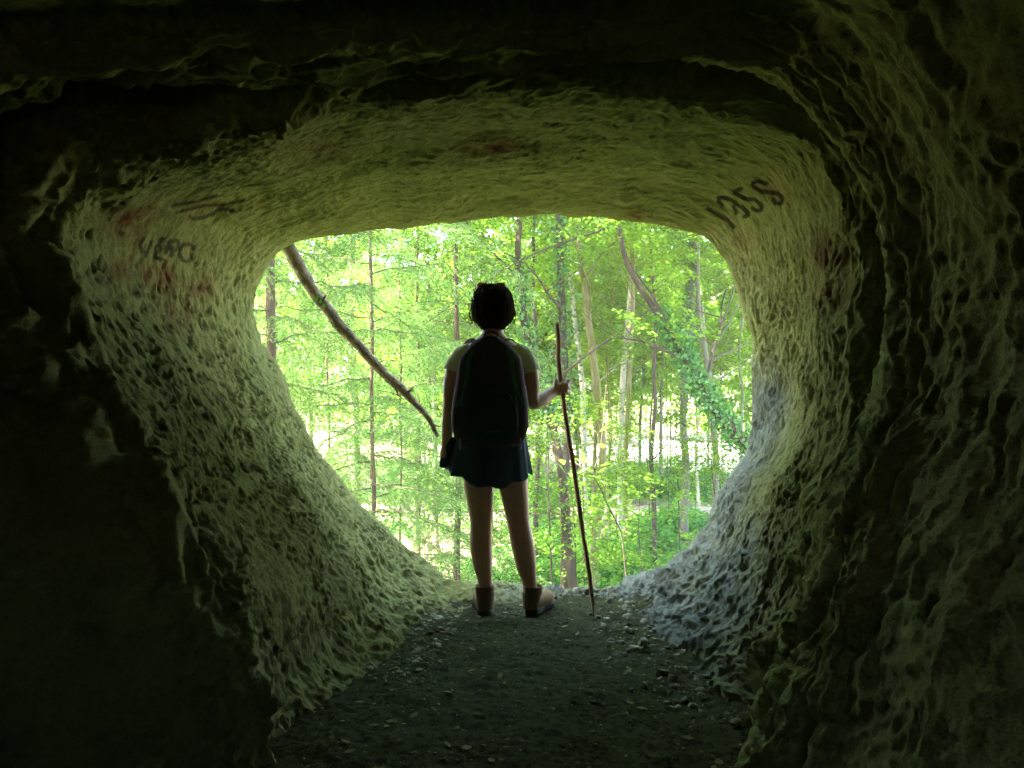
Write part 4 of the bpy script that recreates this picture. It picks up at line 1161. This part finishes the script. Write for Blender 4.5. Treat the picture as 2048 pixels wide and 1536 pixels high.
# leaning ivied tree, coming up from behind the right wall
q = up(px_line([(1640,1120),(1560,980),(1500,900),(1445,835),(1405,780),(1370,712),(1335,650),(1290,590),(1255,530),(1236,450)], 14, 14), 1.5, (-.4, 0))
long_twig = px_line([(1236,450),(1150,478),(1050,516),(950,578),(840,655)], 13.9, 12.6)
tree('leaning_tree', 'thick ivied tree leaning steeply leftwards from the right wall', q, [.20,.17,.15,.13,.115,.105,.095,.07,.058,.05,.035], 'brown', CROWNS[3], q[-1]+[0, 0, .3], rot=.9, seed=8, n_limbs=4,
     ivy=[(px_line([(1470,870),(1405,780),(1370,712),(1335,650),(1320,630)], 14), [.12]*5, 2300, .13), (px_line([(1500,900),(1470,868)], 14), [.13]*2, 200, .12),
          (px_line([(1500,890),(1520,905),(1560,950)], 14), [.2]*3, 500, .25)], extra=[(long_twig, .022, .006)])
simple('grey tree partly hidden by the right edge of the cave mouth', [(1431,1050),(1431,900),(1425,800),(1402,650),(1394,540)], 20, .11, 'grey', 0, 9)
simple('slender forked tree rising past the leaning trunk', [(1432,1000),(1424,760),(1410,680),(1399,600),(1395,480)], 25, .075, 'brown', 1, 10,
       extra=[(px_line([(1424,760),(1438,690),(1446,600),(1470,540)], 25), .045, .015)])
simple('thin bare tree against the white clearing by the right wall', [(1482,930),(1484,800),(1478,700),(1490,600)], 23, .06, 'grey', 2, 11)
# leaning ivied tree beside the person
q = up(px_line([(1122,940),(1104,850),(1085,760),(1060,690),(1045,610),(1036,520),(1040,440)], 14), 2.5)
tree('ivy_clad_tree', 'ivied tree curving up just right of the hiker\'s head', q, [.10,.095,.09,.085,.08,.07,.06,.04], 'brown', CROWNS[0], q[-1]+[0, 0, .3], rot=2.8, seed=12,
     ivy=[(px_line([(1104,850),(1085,760),(1060,690),(1045,610),(1036,520)], 14), [.09]*5, 1000, .12)])
simple('brown tree rising behind the hiker\'s right knee', [(1070,1172),(1072,1000),(1076,860),(1074,720),(1066,560)], 18, .085, 'brown', 3, 13)
simple('pale twin-stemmed tree above the hiker\'s head', [(870,900),(866,720),(860,600),(848,500)], 21, .085, 'grey', 2, 14, extra=[(px_line([(866,720),(880,600),(884,500)], 21), .05, .03)])
simple('yellow-green mossy tree rising out of the bushes beside the whitest tree', [(1216,1160),(1220,1080),(1216,980),(1222,860),(1215,740),(1224,600)], 24, .085, 'mossy', 1, 15)
simple('short grey trunk between the thin dark tree and the ivied tree', [(1324,1010),(1322,900),(1322,800),(1327,680)], 30, .10, 'grey', 2, 16)
simple('pale leaning sapling next to the upright ivied tree', [(1396,980),(1392,900),(1402,800),(1412,720)], 27, .06, 'pale', 3, 17)

# beeches added, mostly out of view, to screen sky and green the cave light
for k, (x, y, h, ci, lab) in enumerate([(-6.5, 9.5, 8.5, 0, 'tall beech on the slope left of the cave mouth'), (6.8, 10.0, 8.0, 1, 'tall beech on the slope right of the cave mouth'), (-3.5, 17.0, 9.5, 2, 'beech whose crown hangs over the spruces'),
                                        (6.4, 12.5, 9.5, 3, 'beech with a high crown right of the leaning tree'), ]):
    z0 = float(ground_z(np.array([x]), np.array([y]))[0])
    q = np.array([[x, y, z0-.15], [x+.05, y, z0+3], [x-.1, y+.1, z0+6], [x, y, z0+h]])
    tree('added_beech', lab, q, [.13, .12, .10, .06], 'grey', CROWNS[ci], q[-1]+[0, 0, .4], crown_scale=(1.15, 1.15, 1.0), rot=k*1.9, seed=150+k, n_limbs=6, to_ground=False, z_from=z0+4.5)

# far trees, standing behind the others and across the clearing
r = np.random.default_rng(77)
far_bark = ['grey', 'pale', 'mossy', 'brown']
far_lab = ['slender grey tree deep in the wood', 'slender pale tree deep in the wood', 'slender mossy tree deep in the wood', 'slender brown tree deep in the wood']
n_far = 0
for k in range(200):
    if n_far >= 52: break
    y = 23 + 40*r.random()
    x = (-0.33 + 0.66*r.random())*y
    if abs(y-25.6) < 1.6 and True: continue
    if 40 < y < 58 and x > 1 and r.random() < .8: continue
    z0 = float(ground_z(np.array([x]), np.array([y]))[0])
    h = 7 + 4*r.random()
    lean = r.normal(0, .5, 2)
    q = np.array([[x, y, z0-.15], [x+lean[0]*.1, y, z0+h*.3], [x+lean[0]*.5, y+lean[1]*.4, z0+h*.65], [x+lean[0], y+lean[1], z0+h]])
    rad = .035 + .075*r.random()**1.6
    kb = int(r.integers(0, 4))
    tree('background_tree', far_lab[kb], q, [rad, rad*.95, rad*.8, rad*.5], far_bark[kb], FINE[n_far % 3], np.array([x+lean[0]*.8, y+lean[1]*.8, z0 + h*.85 + .5*r.normal()]),
         crown_scale=(.85+.3*r.random(), .85+.3*r.random(), .9+.35*r.random()), rot=6.28*r.random(), group=far_lab[kb].replace('tree', 'trees'), seed=200+k, n_limbs=5, to_ground=False, sides=7, limb_len=2.5)
    n_far += 1

# ------------------------------------------------------------------ spruces
def spruce_parts(seed, H, z0, z1, n_br, Lmax, drop=.28, dead_below=0.0):
    """needles and dead twigs of one spruce, base at the origin"""
    r = np.random.default_rng(seed)
    nb, wood, dead = MB(), MB(), MB()
    for i in range(n_br):
        z = z0 + (z1-z0)*(i+1.6*r.random())/n_br
        an = i*2.4 + r.normal(0, .5)
        L = Lmax*(1 - .60*(z/H))*(.55+.6*r.random())
        d = np.array([math.cos(an), math.sin(an), 0])
        t = np.linspace(0, 1, 12)
        dp = drop*(.5+1.1*r.random()); rise = r.normal(.12, .16)
        spine = np.outer(t*L, d); spine[:, 2] = z + L*(rise*t - dp*t**2 + .14*t**4)
        sway = np.cross(d, [0, 0, 1.0]); spine += sway*(L*r.normal(0, .16)*t**2)[:, None]
        spine[1:] += r.normal(0, .018, (11, 3))
        isdead = z < dead_below and r.random() < .75
        (dead if isdead else wood).add(*tube(spine, np.linspace(.012, .003, 12), 5, True))
        nt_ = int(L/.048)
        for side in (-1, 1):
            for j in range(2, nt_):
                u = j/nt_
                if r.random() < (.22 if not isdead else .5): continue
                p = resample_fast(spine, u)
                tl = (.14 + .55*(1-u)*min(1, 3*u))*(.55+.8*r.random())
                s = np.cross(d, [0, 0, 1.0])*side
                td = s*(.8+.3*r.normal()) + d*.65 + np.array([0, 0, .15*r.normal()]); td /= np.linalg.norm(td)
                m_ = max(4, int(tl/.027))
                w_ = np.linspace(0, 1, m_)
                tw = p + np.outer(w_*tl, td); tw[:, 2] -= tl*(.35*w_+.65*w_**2)*(.3+r.random()*1.1)
                if isdead:
                    tw += np.cumsum(r.normal(0, .013, tw.shape), 0)
                    dead.add(*tube(tw, np.linspace(.005, .0015, m_), 3, False))
                    continue
                tn = np.gradient(tw, axis=0); tn /= np.linalg.norm(tn, axis=1)[:, None]
                for sg in (-1, 1):
                    sd = np.cross(tn, [0, 0, 1.0])*sg + r.normal(0, .35, tw.shape)
                    dirn = tn*.8 + sd*.75 + np.array([0, 0, .10])
                    V, q_, tt = leaf_cards(tw + dirn*.018, dirn, np.cross(dirn, rand_unit(r, m_)), .060, .0135, np.clip(.15+.65*r.random(m_)*(.5+u), 0, 1))
                    nb.add(V, q_, tone=tt)
    return nb, wood, dead
def resample_fast(s, u):
    k = u*(len(s)-1); i = min(int(k), len(s)-2); f_ = k-i
    return s[i]*(1-f_)+s[i+1]*f_

SPR = {}
for key, args in {'near': (501, 12.0, .5, 9.0, 58, 2.3, .42, 2.0), 'mid': (502, 13.0, .8, 9.5, 54, 2.5, .36, 1.7)}.items():
    nb, wood, dead = spruce_parts(*args)
    SPR[key] = (nb.mesh('foliage', False), wood.mesh('branches'), dead.mesh('dead_branches'))
    for me_, mt in zip(SPR[key], (M_NEEDLE, BARK['spruce'], M_TWIG)): me_.materials.append(mt)
    print(key, len(SPR[key][0].polygons))

def spruce(label, pxx, d, rad, kind, rot, sc=1.0, seed=1):
    r = np.random.default_rng(seed)
    x = (pxx-1024)/F_PX*d
    z0 = float(ground_z(np.array([x]), np.array([d]))[0]) - .1
    root = empty('spruce_tree', (x, d, z0), label, 'tree', 'spruces below the cave mouth')
    pts = np.array([[0, 0, 0], [.02, 0, 3], [-.02, .02, 6], [0, 0, 11.5]])
    trunk_mesh(r, pts, [rad, rad*.85, rad*.7, rad*.2], 12, 0).build('trunk', BARK['spruce'], root)
    for me_, nm in zip(SPR[kind], ('foliage', 'branches', 'dead_branches')):
        o = link(nm, me_, None, root); o.rotation_euler = (0, 0, rot); o.scale = (sc, sc, sc)
    return root
spruce('stout spruce trunk at the left edge of the cave mouth', 541, 9.6, .085, 'near', 2.3, seed=31)
spruce('slim spruce behind the lower half of the fallen branch', 742, 11.2, .042, 'mid', .4, seed=32)
spruce('spruce whose reddish trunk shows beside the hiker\'s left calf', 914, 13.0, .07, 'near', 4.1, seed=33)
spruce('half-hidden spruce beyond the slim one, under the top of the fallen branch', 655, 14.5, .032, 'mid', 5.0, 1.05, seed=34)
spruce('far spruce with dense blue-green boughs behind the hiker\'s left arm', 835, 16.5, .065, 'near', 1.2, 1.1, seed=35)
spruce('thin young spruce standing between the slim spruce and the red-trunked one', 800, 12.6, .022, 'mid', 3.3, .72, seed=36)

# ------------------------------------------------------------------ bushes, herbs, the far wood
def bush_mesh(seed, R, Hh, n, Lf, Wf):
    r = np.random.default_rng(seed)
    u = rand_unit(r, n); u[:, 2] = np.abs(u[:, 2])
    p = u*(r.random(n)**.45)[:, None]*np.array([R, R, Hh])
    k = fbm((p*2.3+seed).astype(np.float32), 3, seed); p = p[k > -.12]; n = len(p)
    ld = p*np.array([1, 1, .2]) + r.normal(0, .5, (n, 3)); nn = np.stack([r.normal(0, .5, n), r.normal(0, .5, n), np.ones(n)], -1)
    V, q, t = leaf_cards(p, ld, nn, Lf*(.6+.8*r.random(n)), Wf*(.6+.8*r.random(n)), r.random(n))
    mb = MB().add(V, q, tone=t)
    return mb.mesh('foliage', False)
BUSH = [bush_mesh(601+i, .95, .95, 2600, .12, .075) for i in range(3)]
for m_ in BUSH: m_.materials.append(M_HERB)
stems = MB()
rs = np.random.default_rng(66)
for k in range(9):
    an = k*.7; p_, r_ = limb(rs, (0, 0, 0), (math.cos(an)*.7, math.sin(an)*.7, .8), .95, .014, n=7)
    stems.add(*tube(p_, r_, 5, True))
STEM = stems.mesh('stems'); STEM.materials.append(BARK['brown'])
bush_spots = [(1290, 1000, 30, 1.2, 'low green bush right of the thin dark tree\'s foot'), (1345, 1075, 22, 1.0, 'bush of deep green leaves at the foot of the upright ivied tree'), (1270, 1090, 20, 1.1, 'wide bush between the thin dark tree and the grey trunk beside the whitest tree'),
              (1215, 1120, 18, .9, 'rounded bush at the foot of the mossy tree'), (1100, 1090, 20, 1.2, 'bush behind the hiker\'s right calf and the stick'), (1150, 1130, 17, .8, 'small bush just beyond the foot of the walking stick'),
              (1010, 1110, 17, 1.0, 'bush seen between the hiker\'s calves'), (1400, 1010, 29, 1.3, 'tall bush below the right end of the clearing'), (1040, 960, 28, 1.3, 'bush behind the hiker\'s right thigh'),
              (1330, 940, 34, 1.3, 'far bush in front of the white clearing'), (1440, 950, 31, 1.2, 'bush beside the right wall under the leaning tree'), (1085, 1010, 24, 1.1, 'pale bush by the path, beyond the stick'),
              (880, 1120, 15, .8, 'dusty bush left of the hiker\'s boots')]
for i, (bx, by, d, s, lab) in enumerate(bush_spots):
    x = (bx-1024)/F_PX*d; z0 = float(ground_z(np.array([x]), np.array([d]))[0]) - .03
    root = empty('bush', (x, d, z0), lab, 'bush', 'bushes on the forest floor')
    for me_, nm in ((BUSH[i % 3], 'foliage'), (STEM, 'stems')):
        o = link(nm, me_, None, root); o.rotation_euler = (0, 0, i*1.1); o.scale = (s*1.25, s*1.25, s)

r = np.random.default_rng(88)
n = 60000
y = 6 + 34*r.random(n)**.9; x = (-.42 + .84*r.random(n))*y
keep = (fbm(np.stack([x*.35, y*.35, np.zeros(n)], -1).astype(np.float32), 3, 400) + .25*r.random(n) > -.02) & (np.abs(y-25.6-.0*x) > 1.2)
x, y = x[keep], y[keep]; n = len(x)
C = np.stack([x, y, ground_z(x, y) + .05 + .28*r.random(n)**1.6], -1)
V, q, t = leaf_cards(C, r.normal(0, 1, (n, 3))*np.array([1, 1, .3]), np.stack([r.normal(0, .4, n), r.normal(0, .4, n), np.ones(n)], -1), .10+.10*r.random(n), .06+.05*r.random(n), r.random(n))
o = MB().add(V, q, tone=t).build('undergrowth', M_HERB, smooth=False)
tag(o, 'low green herbs covering the forest floor', kind='stuff')

n = 60000
x = r.uniform(-48, 48, n); y = 64 + 34*r.random(n); zb = ground_z(x, y)
C = np.stack([x, y, zb + 12*r.random(n)**1.4], -1)
kf = fbm((C*np.array([.22, .22, .30])).astype(np.float32), 4, 410)
C = C[kf + .04*(C[:, 2]-zb[:]) > .10] if False else C[kf > -.02]; n = len(C)
V, q, t = leaf_cards(C, r.normal(0, 1, (n, 3)), np.stack([r.normal(0, .6, n), r.normal(0, .6, n), np.ones(n)], -1), .35+.3*r.random(n), .25+.2*r.random(n), r.random(n))
mb = MB().add(V, q, tone=t)
o = mb.build('far_woods', M_LEAF, smooth=False)
tag(o, 'hazy mass of leaves of the wood across the clearing', kind='stuff')

# ------------------------------------------------------------------ broad-leaved sapling close to the mouth
base = np.array(P(1265, 1150, 7.2)); base[2] = float(ground_z(base[:1], base[1:2])[0])
root = empty('sapling', base, 'young sapling with broad drooping leaves close beyond the walking stick', 'sapling')
st = np.array([base, P(1245, 1080, 7.2), P(1215, 1010, 7.1), P(1185, 950, 7.0), P(1150, 925, 7.0)])
mb = MB().add(*tube(resample(st, 30), np.linspace(.012, .004, 30), 6, True))
mb.add(*tube(resample(np.array([P(1185,950,7.0), P(1200,900,7.0), P(1208,830,7.0), P(1212,770,7.05)]), 20), np.linspace(.006, .003, 20), 5, True))
mb.build('stem', BARK['brown'], root, origin=base)
r = np.random.default_rng(93)
cs, ds = [], []
for (lx, ly) in [(1150,925),(1128,930),(1140,945),(1162,935),(1175,945),(1190,955),(1205,945),(1165,915),(1120,942),(1180,930),(1212,925),(1200,965),(1225,915),(1150,950),(1212,935),(1222,1000),(1204,890),(1212,850)]:
    cs.append(P(lx + r.normal(0, 5), ly + r.normal(0, 5), 7.0 + r.normal(0, .08))); ds.append([r.normal(), r.normal()*.5, -.35])
cs = np.array(cs); ds = np.array(ds)
V, q, t = leaf_cards(cs, ds, np.stack([r.normal(0, .3, len(cs)), r.normal(0, .3, len(cs)), np.ones(len(cs))], -1), .11+.05*r.random(len(cs)), .055+.02*r.random(len(cs)), r.random(len(cs)), .15)
MB().add(V, q, tone=t).build('foliage', M_HERB, root, smooth=False, origin=base)

# ------------------------------------------------------------------ young beeches of the middle storey
YOUNG = [deciduous_crown(180+i, 1.25, 1.5, 62, 46, .085, .052, .1) for i in range(3)]
for m_ in YOUNG: m_.materials.append(M_LEAF)
ys = [(1096, 940, 12.5, 'young beech between the hiker\'s hip and the walking stick'), (1158, 850, 16, 'young beech behind the stick, level with the hiker\'s hip'), (1232, 930, 18, 'young beech in front of the whitest tree\'s middle'),
      (1292, 862, 21, 'young beech beside the upper half of the thin dark tree'), (1352, 845, 19, 'young beech under the bend of the leaning tree'), (1422, 915, 18, 'young beech by the right wall, below the leaning tree'),
      (1278, 1075, 15, 'low young beech right of the sapling, near the lip'), (1046, 830, 17, 'young beech at the hiker\'s right elbow'), (1212, 690, 19, 'young beech reaching above the fist on the stick'),
      (1332, 735, 23, 'young beech behind the ivied stretch of the leaning tree'), (1150, 1060, 14, 'low young beech just left of the stick\'s lower end'), (1440, 700, 22, 'young beech high against the right wall')]
for i, (bx, by, d, lab) in enumerate(ys):
    c_ = P(bx, by, d); zg = float(ground_z(c_[:1], c_[1:2])[0])
    base = np.array([c_[0]+.1, c_[1], zg-.05])
    root = empty('young_beech', base, lab, 'tree', 'young beeches of the middle storey')
    rr = np.random.default_rng(700+i)
    st = resample(np.array([base, (base+c_)/2 + rr.normal(0, .06, 3), c_, c_+[rr.normal(0, .1), 0, 1.0]]), 24)
    mb = MB().add(*tube(st, np.linspace(.022, .005, 24), 6, True))
    for k in range(7):
        lp, lr = limb(rr, st[9+2*k], (rr.normal(), rr.normal(), .5), .9, .008, n=7); mb.add(*tube(lp, lr, 4, True))
    mb.build('stem', BARK['brown'], root, origin=base)
    o = link('crown', YOUNG[i % 3], None, root); o.location = c_-base; o.rotation_euler = (0, 0, i*1.3); s_ = .75+.35*rr.random(); o.scale = (s_, s_, s_)

# ------------------------------------------------------------------ the dead branch hanging across the mouth
d0 = 5.15
bp = np.array([P(540,420,5.05), P(566,471,5.1), P(591,521,d0), P(614,562,d0), P(635,594,d0), P(659,624,d0), P(683,655,d0), P(711,684,d0), P(740,716,d0), P(771,750,d0), P(803,778,d0), P(826,803,d0), P(857,837,d0), P(876,873,d0)])
br = np.array([.046,.045,.044,.042,.039,.037,.038,.034,.034,.033,.031,.023,.021,.012])
root = empty('dead_branch', bp[0], 'thick bare dead branch slanting down across the upper left of the cave mouth', 'branch')
pr = resample(np.concatenate([bp, br[:, None]], 1), 110)
r = np.random.default_rng(95)
cw = pr[:, :3] + .004*np.stack([fbm((pr[:, :3]*9).astype(np.float32), 3, 5), fbm((pr[:, :3]*9).astype(np.float32), 3, 6), fbm((pr[:, :3]*9).astype(np.float32), 3, 7)], -1)
rw = pr[:, 3]*(1+.12*fbm((pr[:, :3]*14).astype(np.float32), 3, 8))
m_dead = simple_mat('dead_wood', (0.20, 0.155, 0.095), (0.075, 0.056, 0.035), 16, 0.9, 1.0, 45, None, 0.2, 0.012)
mb = MB().add(*tube(cw, rw, 14, True, .045, r)); mb.build('limb', m_dead, root, origin=bp[0])
for e, r0, r1 in (([P(808,786,d0), P(822,780,d0-.03), P(824,775,d0-.04)], .018, .009), ([P(786,768,d0), P(793,782,d0-.02), P(797,793,d0-.03)], .013, .004), ([P(864,848,d0), P(874,852,d0-.02), P(881,853,d0-.03)], .010, .004),
                  ([P(640,608,d0), P(648,596,d0-.04), P(652,590,d0-.05)], .012, .006)):
    MB().add(*tube(resample(np.array(e), 8), np.linspace(r0, r1, 8), 7, True)).build('twig_stub', m_dead, root, origin=bp[0])
cs = np.array([P(638,592,d0-.06), P(632,598,d0-.06), P(641,603,d0-.07), P(648,612,d0-.06)]); nL = len(cs)
V, q, t = leaf_cards(cs, np.array([[.5,0,-.6],[-.5,0,-.3],[.2,0,.6],[.1,0,-.9]]), np.array([[.1,-1,.3]]*nL), .035, .026, np.array([.6,.8,.5,.7]))
MB().add(V, q, tone=t).build('ivy_leaves', M_IVY, root, smooth=False, origin=bp[0])

# ------------------------------------------------------------------ thin air volume added to lift dark forest tones like lens glare
m, nt, out = new_mat('air')
v = N(nt, 'ShaderNodeVolumePrincipled', inputs={'Density': 0.0007, 'Anisotropy': 0.2, 'Color': (0.93, 0.97, 0.88, 1)})
nt.links.new(v.outputs[0], out.inputs['Volume'])
x0, x1, y0, y1, z0, z1 = -425, 425, -34, 905, -6, 20
Vh = [(x, y, z) for z in (z0, z1) for y in (y0, y1) for x in (x0, x1)]
o = link('glare_haze', np_mesh('glare_haze', Vh, [np.array([[0,2,3,1],[4,5,7,6],[0,1,5,4],[2,6,7,3],[0,4,6,2],[1,3,7,5]])]), m)
tag(o, 'thin bright haze between the trees', kind='stuff')
